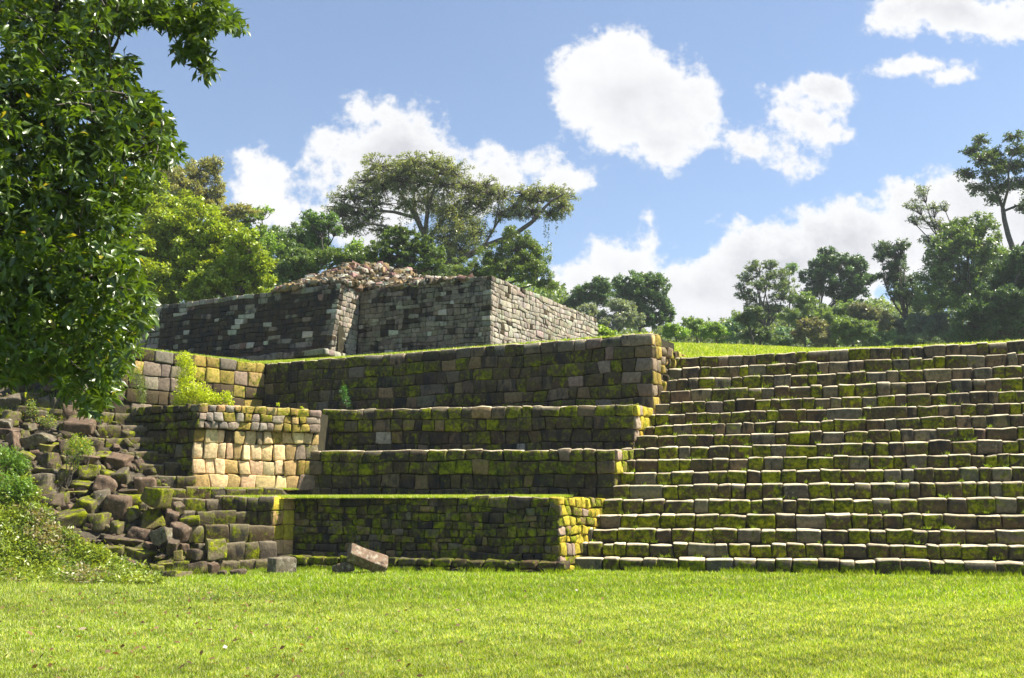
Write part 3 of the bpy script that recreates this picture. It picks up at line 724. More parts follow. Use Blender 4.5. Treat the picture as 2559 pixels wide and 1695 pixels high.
def lawnR_fn(u, v):
    base = (sA + N2 * .45)[None, :] + U2[None, :] * (u[:, None] * (XR + 3) - 2.2) + N2[None, :] * (v[:, None] * 15)
    s = u * (XR + 3) / (XR + 1) - 2.2 / (XR + 1); z0 = right_z(s, 0)
    cr = sA + N2 * 12.5; cx = cr[0] + U2[0] * (u * (XR + 3) - 2.2); cy = cr[1] + U2[1] * (u * (XR + 3) - 2.2)
    pxc = CX + F * cx / cy; sil = np.interp(pxc, [1500, 1655, 1750, 1850, 1950, 2010, 2200, 2600], [858, 857, 862, 867, 875, 884, 888, 878])
    tl = np.tan(PITCH + np.arctan((CY - sil) / F)); crest_z = EYE + cy * tl - .07
    tt = np.clip(v * 15 / 12.5, 0, 1); z = z0 + (np.maximum(crest_z, z0) - z0) * (1 - (1 - tt) ** 1.35)
    z = np.where(v > .985, 4.5, z)
    return np.column_stack([base, z])
grid_mesh("upper_lawn", lawnR_fn, 70, 50, SOIL)
# ------------------------------------------------------------------ fallen blocks
RT = {'p': ((.128, .088, .060), (.14, .2, .18)), 'g': ((.118, .098, .068), (.28, .2, .24)), 'm': ((.115, .095, .055), (.42, .10, .0)),
      'b': ((.095, .072, .050), (.32, .26, .05)), 't': ((.15, .122, .075), (.46, .08, .04)), 'y': ((.15, .125, .05), (.44, .06, .0))}
ROCKS = [ # px, py, w, h, roll, tone, label
 (37,1002,40,42,-6,'g','rounded pale block at the very top left of the rubble slope'),
 (71,998,46,34,4,'m','dark block with a flat mossy top near the top left of the slope'),
 (109,1004,32,30,8,'g','small pale block touching the drooping leaves at upper left'),
 (138,1008,28,26,-5,'g','grey block directly under the lowest hanging leaves'),
 (96,1028,112,22,-4,'b','long thin brown slab lying across the slope above the yellow flowers'),
 (20,1042,44,38,-12,'m','mossy block cut by the left edge below the pale rounded block'),
 (12,1062,30,32,-6,'g','grey block at the left edge above the leaning pink slab'),
 (167,1030,44,34,6,'p','pinkish block with a dark hole behind the big squared block'),
 (194,1066,70,46,-3,'p','big squared pink-grey block with a sharp rectangular face'),
 (205,1026,42,24,-4,'m','mossy block between the squared pink-grey block and the top steps'),
 (74,1070,26,22,30,'g','small dark stone above the big tilted grey slab'),
 (20,1079,46,26,-6,'p','flat pink stone lying above the leaning pink slab'),
 (89,1098,84,46,22,'g','big grey slab tilted up to the right, largest on the upper left slope'),
 (31,1106,32,54,25,'p','narrow pink slab leaning to the left on the upper slope'),
 (9,1122,24,28,5,'g','small grey stone at the left edge below the leaning pink slab'),
 (118,1118,54,28,-8,'y','yellow-mossed block lying on a dark grey block'),
 (118,1152,60,42,-6,'b','dark grey block carrying the yellow-mossed one'),
 (60,1146,42,36,-20,'t','tan mossy stone left of the dark grey block'),
 (104,1171,58,26,-20,'t','sloping mossy slab below the dark grey block'),
 (57,1178,30,28,10,'b','brown stone beside the topmost green ground cover'),
 (102,1206,56,46,12,'g','humped grey block in front of the sloping mossy slab'),
 (154,1196,34,36,0,'m','small mossy cube left of the thin bush stem'),
 (163,1173,34,24,-10,'y','yellow mossy stone behind the thin bush stem'),
 (158,1122,30,42,8,'b','brown stone hidden behind the flowering bush'),
 (236,1113,40,34,-18,'b','dark brown stone right of the flowering bush'),
 (219,1146,52,26,-14,'p','pale pink flat stone behind the mossy domed rock'),
 (217,1181,58,46,10,'m','domed rock with a mossy top and dark front'),
 (257,1140,46,24,-12,'t','flat tan stone behind the large tilted pink block'),
 (290,1153,58,42,-18,'p','large tilted pink block with a sharp ridge beside the steps'),
 (301,1193,38,46,0,'g','grey mottled block standing under the large tilted pink block'),
 (264,1184,40,26,-25,'t','tan wedge between the domed rock and the grey mottled block'),
 (258,1211,60,42,-14,'p','purplish rounded block below the tan wedge'),
 (196,1211,60,26,-20,'m','dark mossy slab under the thin bush stem'),
 (315,1224,52,20,-4,'b','flat brown stone left of the pink-topped cube'),
 (355,1213,58,52,4,'p','pink-topped cube alone beside the mossy steps'),
 (252,1246,50,44,16,'g','grey cube turned on edge in the middle of the pile'),
 (290,1268,58,58,-6,'p','rounded cube with a reddish top in the middle of the pile'),
 (322,1250,76,34,-6,'t','long tan block behind the reddish-topped cube'),
 (327,1284,36,42,24,'t','tan wedge right of the reddish-topped cube'),
 (387,1244,62,52,-14,'y','big rounded golden-mossed boulder under the pink-topped cube'),
 (190,1228,50,16,-4,'y','flat yellow moss-covered stone in the middle left'),
 (120,1254,64,50,10,'b','broad brown block beside the green ground cover'),
 (158,1247,24,30,5,'m','small mossy stone right of the broad brown block'),
 (212,1262,54,46,-16,'m','mossy block with a dark right face left of the middle'),
 (172,1294,80,46,2,'m','large squared mossy slab above the ground cover'),
 (243,1306,50,44,8,'m','round mossy boulder right of the large squared slab'),
 (289,1318,38,30,-10,'m','small mossy lump below the reddish-topped cube'),
 (375,1299,72,48,8,'y','biggest moss-gold boulder in the lower middle of the pile'),
 (427,1293,38,36,-18,'p','pale pink block right of the moss-gold boulder'),
 (443,1272,32,34,-14,'b','brown stone leaning against the steps above the pale pink block'),
 (474,1304,48,26,4,'m','low mossy stone on the step right of the pale pink block'),
 (346,1337,78,42,-20,'p','long pinkish block sloping down right in the lower pile'),
 (302,1348,98,28,-30,'b','long dark slab sliding down right across the lower pile'),
 (407,1342,56,44,16,'g','grey mossy block in the lower pile with a ridged top'),
 (447,1333,50,48,-20,'p','pink-topped block with a moss patch beside the large step stones'),
 (427,1367,32,40,-14,'b','upright brown stone in a gap near the foot of the pile'),
 (372,1372,30,32,-20,'p','triangular pink stone pointing up in the lower pile'),
 (281,1377,50,32,4,'m','dark mossy stone at the edge of the green ground cover'),
 (349,1388,76,36,-8,'t','broad low tan boulder near the foot of the pile'),
 (443,1391,28,26,6,'y','small golden mossy stone below the upright brown one'),
 (490,1387,46,30,-14,'b','humped purplish stone in front of the mossy cube'),
 (533,1373,60,48,4,'t','large squared mossy cube at the right foot of the pile'),
 (458,1367,26,20,-20,'p','little pink stone among the lower rubble'),
 (344,1411,64,36,-24,'p','pinkish slab tipped towards the grass'),
 (298,1402,30,20,0,'m','low mossy stone beside the grass edge left'),
 (387,1420,48,22,-8,'m','flat mossy stone at the grass edge'),
 (410,1410,42,18,-6,'y','flat moss-topped stone behind the grass edge row'),
 (434,1436,62,17,-2,'t','long flat tan stone set in the grass edge'),
 (494,1423,46,34,10,'b','dark rounded stone at the grass edge beside a narrow one'),
 (531,1424,25,34,-8,'p','narrow upright pinkish stone at the grass edge'),
 (554,1434,20,15,0,'b','tiny brown stone at the grass edge'),
 (592,1432,46,18,4,'b','low reddish brown stone lying apart at the right foot of the pile'),
 (447,1412,48,22,2,'m','mossy kerb stone behind the long flat tan stone'),
 (400,1392,24,15,0,'b','small brown rubble stone left of the upright one'),
 (418,1402,20,13,10,'m','smallest mossy stone in the gap near the foot'),
 (12,1006,34,34,0,'g','pale stone cut off by the left edge at the top of the slope'),
 (50,960,60,34,-4,'b','dark block under the tree leaves above the slope'),
 (130,965,60,30,3,'b','dark block behind the drooping leaves above the slope'),
]
from mathutils import Matrix
def make_rock(px, py, w, h, roll, tone, label, rng, D=None, name='fallen_block', cat='stone', group='fallen blocks heaped on the left slope', yaw=None, pit=None, dep=None, r=.25, P=None):
    p = hit(px, py + h * .42) if P is None else P
    if px > 380 and P is None:
        d_ = ray(px, py + h * .42); Dv = np.arange(20, 30, .03); q = np.array([0, 0, EYE]) + d_[None, :] * (Dv / d_[1])[:, None]
        k_ = np.nonzero(q[:, 2] <= np.clip((q[:, :2] @ EM - 23.85) * .95, 0, 2.2))[0]
        if len(k_) and q[k_[0], 1] < p[1]: p = q[k_[0]]
    D = p[1]
    c = atY(px, py, D); sc = D / F
    w *= 1.1; h *= 1.14; hw, hh = w * sc * .47, h * sc * .49; hd = dep if dep else min(hw, .34) * rng.uniform(.8, 1.15) + .03
    TPx = TP7
    rad = min(hw, hh, hd) * r * rng.uniform(.6, 1.5)
    V = rbox(TPx, (hw, hh, hd), rad)
    # taper, shear and chipped corners
    V[:, 0] *= 1 + rng.normal(0, .10) * V[:, 1] / hh + rng.normal(0, .08) * V[:, 2] / hd
    V[:, 1] *= 1 + rng.normal(0, .10) * V[:, 0] / hw + rng.normal(0, .1) * V[:, 2] / hd
    for _ in range(3):
        n = rng.normal(size=3); n /= np.linalg.norm(n); sup = (V @ n).max() * rng.uniform(.74, .92)
        ex = np.maximum(V @ n - sup, 0); V -= ex[:, None] * n * .9
    V += wob(V, rng, .014 + .03 * min(hw, hh), 7) + wob(V, rng, .010, 18)
    yaw = rng.uniform(-38, 38) if yaw is None else yaw; pit = rng.uniform(-8, 30) if pit is None else pit
    # local axes x right, y up, z toward the viewer
    R = Matrix.Rotation(math.radians(roll), 3, 'Z') @ Matrix.Rotation(math.radians(pit), 3, 'X') @ Matrix.Rotation(math.radians(yaw), 3, 'Y')
    V = V @ np.array(R).T
    V[:, 0] *= (w * sc * .5) / np.abs(V[:, 0]).max(); V[:, 1] *= (h * sc * .52) / np.abs(V[:, 1]).max()
    G = np.stack([V[:, 0], -V[:, 2], V[:, 1]], 1)
    G[:, 1] += hd * .5
    col, mx = RT[tone]; col = np.array(col) * rng.uniform(.85, 1.15); mx = np.array(mx) + rng.normal(0, .05, 3) * (np.array(mx) > .01)
    # top of stone carries more of the moss
    n = len(G); up = (V[:, 1] - V[:, 1].min()) / np.ptp(V[:, 1])
    M3 = np.tile(mx, (n, 1)); M3[:, 0] += (up - .5) * (.25 if tone in 'mty' else -.1)
    o = link_mesh(name, G, TQ7, STONE, None, (0, 0, 0), {'Col': np.tile(col, (n, 1)), 'Mix': M3})
    o.location = tuple(float(a) for a in c)
    return tag(o, label, cat, group)
rrk = np.random.default_rng(5)
for rk in ROCKS: make_rock(*rk, rrk)
# two big blocks on the lawn
def lawn_block(c, half, roll, pit, yaw, tone, label, seed, r=.03):
    r0 = np.random.default_rng(seed); V = rbox(TP7, half, r); V += wob(V, r0, .012, 7)
    n = np.array([.6, .7, .4]); sup = (V @ n).max() * .93; V -= np.maximum(V @ n - sup, 0)[:, None] * n
    Rm = Matrix.Rotation(math.radians(roll), 3, 'Z') @ Matrix.Rotation(math.radians(pit), 3, 'X') @ Matrix.Rotation(math.radians(yaw), 3, 'Y')
    V = V @ np.array(Rm).T; G = np.stack([V[:, 0], -V[:, 2], V[:, 1]], 1); col, mx = RT[tone]; mx = (.16, .22, .34)
    o = link_mesh('fallen_block', G, TQ7, STONE, None, (0, 0, 0), {'Col': np.tile(np.array(col) * 1.25, (len(G), 1)), 'Mix': np.tile(mx, (len(G), 1))})
    o.location = (c[0], c[1], -G[:, 2].min() - .03); tag(o, label, 'stone', 'loose blocks on the lawn'); return o
lawn_block(atZ(704, 1433, 0), (.27, .19, .24), 0, 0, 40, 'g', 'upright squared grey block standing alone on the grass left of the tilted one', 3)
lawn_block(atZ(918, 1434, 0), (.47, .13, .20), -33, 30, 22, 'p', 'long pinkish block tipped on edge on the grass before the bench', 8)
lawn_block(atZ(858, 1434, 0), (.22, .12, .2), 12, 0, 30, 'b', 'dark stone wedged under the high end of the long tipped block', 9, .06)

# small rubble between the blocks
B = Blocks(); rr = np.random.default_rng(21)
for i in range(1500):
    px = rr.uniform(-120, 560); py = rr.uniform(985, 1440)
    if px > 250 + (py - 985) * .72: continue
    p = hit(px, py); sz = rr.uniform(.03, .11) * (1.5 if rr.random() < .12 else 1)
    V = rbox(TP4, (sz, sz * rr.uniform(.6, 1), sz * rr.uniform(.4, .8)), sz * .3); V += wob(V, rr, sz * .18, 3 / sz * .4)
    R = np.array(Matrix.Rotation(rr.uniform(0, 6.3), 3, Vector(rr.normal(size=3))))
    col, mx = RT[rr.choice(list('pgmbty'), p=[.2, .18, .27, .2, .1, .05])]
    B.add(V @ R.T + p + np.array([0, 0, sz * .2]), TQ4, np.array(col) * rr.uniform(.55, 1.0), mx)
o = B.link('rubble'); tag(o, 'small broken stones filling the gaps between the fallen blocks', 'rubble', kind='stuff')

# ------------------------------------------------------------------ grass
def blades(P, hgt, wid, cols, rng, lean=.5):
    n = len(P); a = rng.uniform(0, 2 * math.pi, n); h = hgt * rng.uniform(.5, 1.3, n); w = wid * rng.uniform(.7, 1.3, n)
    s = np.stack([np.cos(a), np.sin(a), 0 * a], 1) * (w * .5)[:, None]
    la = rng.uniform(0, 2 * math.pi, n); ln = np.abs(rng.normal(0, lean, n)) * h
    tip = P + np.stack([np.cos(la) * ln, np.sin(la) * ln, h], 1)
    V = np.stack([P - s, P + s, tip], 1).reshape(-1, 3)
    return V, np.arange(n * 3).reshape(-1, 3), np.repeat(cols, 3, axis=0)
def smooth_rand(x, y, seed, f):
    r = np.random.default_rng(seed); v = 0
    for i in range(6):
        k = r.normal(size=2) * f * (1.0 + .7 * i); v = v + np.sin(x * k[0] + y * k[1] + r.uniform(0, 6.28)) / (1 + .5 * i)
    return v / 2.2
gr = np.random.default_rng(31)
def lawn_blades(n, D0, D1):
    D = np.sqrt(gr.uniform(D0 ** 2, D1 ** 2, n) ); X = gr.uniform(-1, 1, n) * (.53 * D + 1.6)
    return X, D
Xs, Ds = [], []
for (n, a, b) in ((290000, 7.9, 12), (210000, 12, 17), (190000, 17, 25.5)):
    X, D = lawn_blades(n, a, b); Xs.append(X); Ds.append(D)
X = np.concatenate(Xs); D = np.concatenate(Ds)
front = 24.6 - (X - 1.47) * math.tan(TH)
front = np.where(X < 1.4, 24.05 - (X - 1.11) * math.tan(TH) - .45, front)
front = np.where(X < -5.6, np.interp(X, HX, HF) + .1, front)
keep = D < front - .02; X, D = X[keep], D[keep]
bd = 16.6 + np.interp(X, [-9, -6, -3.5, -1, 2, 8], [5.5, 3.6, .9, .0, .25, -.3]) + .35 * smooth_rand(X, D, 4, .8)
band = 1 / (1 + np.exp(-(D - bd) / .22)); band = np.where(X < -7.2, 0, band)
pt = smooth_rand(X, D, 2, 1.3) ; pf = smooth_rand(X, D, 3, 5.0)
c1 = np.array([.24, .34, .012]); c2 = np.array([.41, .45, .15]); c3 = np.array([.105, .19, .010]); c4 = np.array([.58, .57, .30])
rnd = gr.random(len(X)); cols = np.where((rnd < .34)[:, None], c1, np.where((rnd < .70)[:, None], c2, np.where((rnd < .92 - .08 * band)[:, None], c3, c4)))
cols = cols * (1 - band[:, None]) + band[:, None] * np.where((rnd < .7)[:, None], np.array([.225, .335, .001]), cols * .95)
cols = cols * (1 + .22 * pt + .26 * pf)[:, None] * gr.uniform(.75, 1.25, len(X))[:, None]
hh = (.040 + .022 * band) * (1 + .25 * pf) * (1 + .5 * np.clip(-X - 7, 0, 2)); wd_ = .0050 + .00060 * D
V, Fq, C = blades(np.stack([X, D, np.zeros_like(X)], 1), hh, wd_, np.clip(cols, .01, .6), gr, .75)
o = link_mesh('lawn_grass', V, Fq, GRASS, None, (0, 0, 0), {'Col': C}, smooth=False); tag(o, 'short bright green mown grass of the lawn in front of the steps', 'grass', kind='stuff')

def patch_grass(name, label, fn, n, h, w, lean=.6, cmul=1.0):
    u, v = gr.random(n), gr.random(n) ** 1.3; P = fn(u, v)
    rnd = gr.random(n)
    cols = np.where((rnd < .7)[:, None], np.array([.25, .36, .004]), np.where((rnd < .9)[:, None], c2, c4)) * gr.uniform(.75, 1.25, n)[:, None] * cmul
    V, Fq, C = blades(P, h, w, cols, gr, lean)
    o = link_mesh(name, V, Fq, GRASS, None, (0, 0, 0), {'Col': C}, smooth=False); tag(o, label, 'grass', kind='stuff')
patch_grass('platform_grass', 'thin bright strip of grass between the tall wall and the upper building', lawnL_fn, 60000, .07, .03)
patch_grass('platform_grass', 'sunlit grass behind the return wall at the left corner', lawn2_fn, 12000, .07, .03)
patch_grass('mound_grass', 'bright grassy mound behind the top of the staircase', lambda u, v: lawnR_fn(u * .85, v * .95), 110000, .08, .035)
def t1_fn(u, v):
    a = L1L + (TR1 - L1L) * u[:, None]
    f = np.where(u * 1.0 < .17, 0, .45)
    p = a + N2[None, :] * (.12 + f * (u > .17) * .3 + v * 1.9)[:, None]; return np.column_stack([p, np.full(len(u), 1.74) + .03 * v])
grid_mesh('terrace_turf', lambda u, v: t1_fn(u, v) - np.array([0, 0, .02]), 20, 6, SOIL)
patch_grass('terrace_grass', 'fringe of bright grass along the top of the lowest terrace', t1_fn, 30000, .07, .018, .8)
def pier_foot(u, v):
    p = P0 + (q1 - P0) * u[:, None] * .8 + nr * (.1 + .25 * v[:, None]) ; return np.column_stack([p, np.full(len(u), 1.98)])
patch_grass('terrace_grass', 'grass tufts along the foot of the golden block', pier_foot, 3000, .05, .015, .7)
def crest(u, v):
    a, b, zl, zr = top_line[-1]; p = a + (b - a) * u[:, None] + N2 * (.25 + .3 * v[:, None]); uu = np.clip(u * 1, 0, 1)
    return np.column_stack([p, zl + (zr - zl) * uu - .02])
patch_grass('mound_grass', 'wisps of grass along the top step', crest, 9000, .07, .02, .8)

n = 30000; Xh = gr.uniform(-34, -9.5, n); Yh = gr.uniform(26, 33.4, n); kk = (smooth_rand(Xh, Yh, 19, 1.5) > -.5) & ((Yh > 28.5) | (Xh < -14))
V, Fq, C = blades(np.stack([Xh, Yh, hill(Xh, Yh) - .05], 1)[kk], .28, .05, (np.array([.13, .19, .015]) * gr.uniform(.5, 1.35, n)[:, None])[kk], gr, .6)
o = link_mesh('slope_grass', V, Fq, GRASS, None, (0, 0, 0), {'Col': C}, smooth=False); tag(o, 'rough grass over the top of the left slope behind the fallen blocks', 'grass', kind='stuff')
# longer tufts against the foot of the stones
n = 9000; Xt = gr.uniform(-6.4, 17, n); ft_ = np.where(Xt < 1.4, 24.05 - (Xt - 1.11) * math.tan(TH) - .62, 24.6 - (Xt - 1.47) * math.tan(TH) - .03)
ft_ = np.where(Xt < -4.9, np.interp(Xt, [-6.4, -4.9], [24.0, 24.6]), ft_) - np.abs(gr.normal(0, .09, n)); kk = smooth_rand(Xt, ft_ * 0, 17, 3.0) + .4 * smooth_rand(Xt, ft_ * 0, 18, 11) > -.15
V, Fq, C = blades(np.stack([Xt, ft_, np.zeros(n)], 1)[kk], .13, .022, (np.array([.19, .27, .008]) * gr.uniform(.6, 1.3, n)[:, None])[kk], gr, .5)
o = link_mesh('foot_grass', V, Fq, GRASS, None, (0, 0, 0), {'Col': C}, smooth=False); tag(o, 'longer untrimmed grass tufts along the foot of the stonework', 'grass', kind='stuff')
# weeds rooted in the joints of the steps
Pw = []
for k in range(1, 17):
    a_s, b_s, zl_, zr_ = top_line[k - 1]
    for _ in range(9):
        q = gr.uniform(.02, .72) ; p_ = a_s + (b_s - a_s) * q + N2 * .30; m_ = gr.integers(8, 26)
        Pw.append(np.column_stack([p_[0] + gr.normal(0, .05, m_), p_[1] + gr.normal(0, .01, m_), np.full(m_, zl_ + (zr_ - zl_) * q - .01)]))
Pw = np.vstack(Pw); V, Fq, C = blades(Pw, .085, .022, np.array([.17, .25, .01]) * gr.uniform(.6, 1.4, len(Pw))[:, None], gr, .8)
o = link_mesh('joint_weeds', V, Fq, GRASS, None, (0, 0, 0), {'Col': C}, smooth=False); tag(o, 'little tufts of weed rooted in the joints of the steps', 'weeds', kind='stuff')

# fallen leaves on the lawn
lr = np.random.default_rng(41); n = 330
Dd = lr.uniform(8.5, 19, n); Xx = -Dd * .5 + np.abs(lr.normal(0, .26, n)) * Dd
C_ = np.stack([Xx, Dd, np.full(n, .045)], 1)
V, Fq, C = leaves(C_, .085, .045, lr, 1.0, cols=np.array([.16, .09, .04]) * lr.uniform(.4, 1.6, n)[:, None])
o = link_mesh('leaf_litter', V, Fq, LEAF, None, (0, 0, 0), {'Col': C}); tag(o, 'brown fallen leaves scattered over the left part of the lawn', 'leaves', kind='stuff')

# ------------------------------------------------------------------ ground cover at left
gc = np.random.default_rng(51)
def cover(n, seed, px0, px1, size):
    r = np.random.default_rng(seed); out = []
    for _ in range(n):
        px = r.uniform(px0, px1); top = np.interp(px, [-300, 0, 40, 70, 110, 200, 260, 330, 400], [1110, 1140, 1165, 1215, 1270, 1370, 1408, 1432, 1446])
        py = r.uniform(top, 1462); p = hit(px, py, 0)
        out.append(p)
    return np.array(out)
P = cover(15000, 52, -420, 395, 1)
lump = .22 + .16 * smooth_rand(P[:, 0], P[:, 1] * 1.0, 8, 2.6) + .08 * smooth_rand(P[:, 0], P[:, 1], 9, 7)
edge = np.clip((1.2 * (-P[:, 0] - 7.6)), .12, 1)
P[:, 2] += np.maximum(lump, .03) * edge * gc.uniform(.2, 1.15, len(P)); P[:, 1] -= gc.uniform(0, .25, len(P)) * edge
tone = smooth_rand(P[:, 0] * 1.3, P[:, 2] * 2 + P[:, 1], 10, 2.4) + gc.normal(0, .35, len(P))
pal_ = np.where((tone > .25)[:, None], np.array([.24, .30, .03]), np.where((tone > -.55)[:, None], np.array([.15, .22, .025]), np.array([.27, .24, .12])))
P4 = np.repeat(P, 4, axis=0) + gc.normal(0, .05, (len(P) * 4, 3)); cc = np.repeat(pal_, 4, axis=0) * gc.uniform(.7, 1.3, len(P) * 4)[:, None]
V, Fq, C = leaves(P4, .095, .036, gc, .55, droop=-.2, cols=cc)
o = link_mesh('ground_cover', V, Fq, LEAF, None, (0, 0, 0), {'Col': C}); tag(o, 'thick tangle of low weeds and creepers covering the foot of the left slope', 'weeds', kind='stuff')
# tall weedy grass in front of it
n = 16000; Xw = gc.uniform(-15, -6.6, n); Yw = np.interp(Xw, HX, HF) - gc.uniform(-.6, 1.1, n) ** 1; Yw += .3 * smooth_rand(Xw, Yw, 12, 2)
V, Fq, C = blades(np.stack([Xw, Yw, np.maximum(hill(Xw, Yw), 0)], 1), .16 * (1 + .5 * smooth_rand(Xw, Yw, 14, 4)), .018, np.array([.22, .28, .02]) * gc.uniform(.6, 1.35, n)[:, None], gc, .6)
o = link_mesh('weedy_grass', V, Fq, GRASS, None, (0, 0, 0), {'Col': C}, smooth=False); tag(o, 'longer uncut grass between the lawn and the left weeds', 'grass', kind='stuff')

# ------------------------------------------------------------------ small plants
def plant(label, base, blobs, n, L, W, col, seed, cat='plant', name='weed_plant', stems=True, flower=None, up=.3, mat=None, group=None):
    r = np.random.default_rng(seed); t = thing(name, label, cat, base, group)
    Cs = []; T = Tubes()
    for (c, rad) in blobs:
        c = np.asarray(c, float); m = int(n * rad ** 2 / sum(b[1] ** 2 for b in blobs))
        q = r.normal(size=(m, 3)); q /= np.linalg.norm(q, axis=1, keepdims=True); Cs.append(c + q * rad * (r.random((m, 1)) ** .45) * np.array([1, 1, 1.05]))
        pts = curve(base, c, r, 6, .08); T.add(pts, np.linspace(.012, .005, 6), 4)
        for _ in range(4): T.add(curve(pts[3], c + r.normal(size=3) * rad * .6, r, 5, .1), np.linspace(.006, .003, 5), 4)
    T.link('stem', t, t.location)
    Cc = np.vstack(Cs); cols = np.array(col) * r.uniform(.7, 1.3, len(Cc))[:, None]
    V, Fq, C = leaves(Cc, L, W, r, up, droop=-.5, cols=cols)
    if flower:
        m = flower; idx = r.choice(len(Cc), m); Pf = Cc[idx] + np.array([0, -.02, .03])
        V2, F2, C2 = leaves(Pf, .035, .03, r, .2, cols=np.tile((.75, .52, .02), (m, 1)))
        Fq = np.vstack([Fq, F2 + len(V)]); V = np.vstack([V, V2]); C = np.vstack([C, C2])
    link_mesh('leaves', V, Fq, mat or LEAF, t, t.location, {'Col': C})
    return t
YG = (.42, .50, .012)
bD = 29.6
def bl(lst, D): return [(atY(x, y, D + dz), r * D / F) for (x, y, r, dz) in lst]
plant('bright yellow-green bush growing on the pier against the return wall', atY(470, 1012, bD),
      bl([(462, 900, 22, 0), (468, 925, 24, .1), (458, 950, 18, 0), (470, 968, 28, 0), (462, 990, 30, -.1), (500, 985, 30, 0), (520, 1000, 26, .1), (545, 1002, 18, 0), (566, 992, 16, .1), (572, 1004, 14, 0), (450, 1005, 20, 0)], bD), 6000, .075, .028, YG, 61, 'bush', 'bush')
plant('fine-leaved green plant hanging down the return wall beside the tree leaves', atY(345, 935, 30.0),
      bl([(338, 940, 20, 0), (350, 965, 20, 0), (352, 990, 15, 0), (356, 1005, 9, 0)], 30.0), 1100, .08, .012, (.15, .22, .03), 62, up=0)
D_ = hit(196, 1205)[1] - .25
plant('flowering bush on a thin bare stem among the upper fallen blocks', hit(174, 1218) + np.array([0, -.1, 0]),
      bl([(196, 1105, 22, 0), (215, 1112, 18, 0), (178, 1112, 16, .1), (200, 1125, 24, 0), (168, 1132, 12, 0), (222, 1125, 12, .1), (182, 1148, 16, 0), (190, 1165, 12, .1)], D_), 1500, .06, .018, (.22, .32, .015), 63, 'bush', 'bush', flower=60)
D_ = hit(110, 1050)[1] - .2
plant('sprawling plant with yellow flowers near the top of the left slope', hit(95, 1050),
      bl([(78, 1012, 14, 0), (85, 1028, 14, 0), (70, 1035, 12, 0), (55, 1042, 10, 0), (125, 1048, 16, 0), (130, 1060, 12, 0), (100, 1052, 14, 0), (112, 1062, 12, 0)], D_), 1000, .055, .016, (.2, .28, .03), 64, flower=55)
plant('small light green weed rooted in a joint of the left steps', atY(458, 1280, 26.0), bl([(456, 1240, 9, 0), (452, 1255, 10, 0), (462, 1262, 9, 0)], 26.0), 260, .06, .02, (.13, .25, .03), 65)
plant('slender dark green seedling against the tall dark wall', np.array(atY(868, 1020, 31.0)), bl([(860, 975, 11, 0), (864, 995, 11, 0), (868, 1010, 7, 0)], 31.0), 240, .075, .024, (.07, .20, .03), 66)
plant('tiny sprout on the cornice left of the second terrace', v3(atZ(695, 1018, zpt)[:2], zpt - .02), [(atZ(695, 1018, zpt) + np.array([0, 0, .08]), .045)], 40, .06, .02, YG, 67)
plant('tiny sprout at the right end of the cornice', v3(atZ(754, 1022, zpt)[:2], zpt - .02), [(atZ(754, 1022, zpt) + np.array([0, 0, .03]), .035)], 30, .05, .02, YG, 68)
for i, (x, y, r) in enumerate([(20, 1150, 34), (50, 1165, 24), (15, 1215, 40), (60, 1225, 30)]):
    p = hit(x, y + r)
    lab = ['light green weed clump at the left edge below the pink slab', 'low weed clump under the small grey stones near the left edge', 'broad leafy weed at the left edge halfway down the slope', 'pale leafy weed beside the humped grey block'][i]
    plant(lab, p, [(atY(x, y, p[1] - .2), r * p[1] / F)], 700, .09, .035, (.13, .23, .03), 70 + i, group='weed clumps on the left slope')

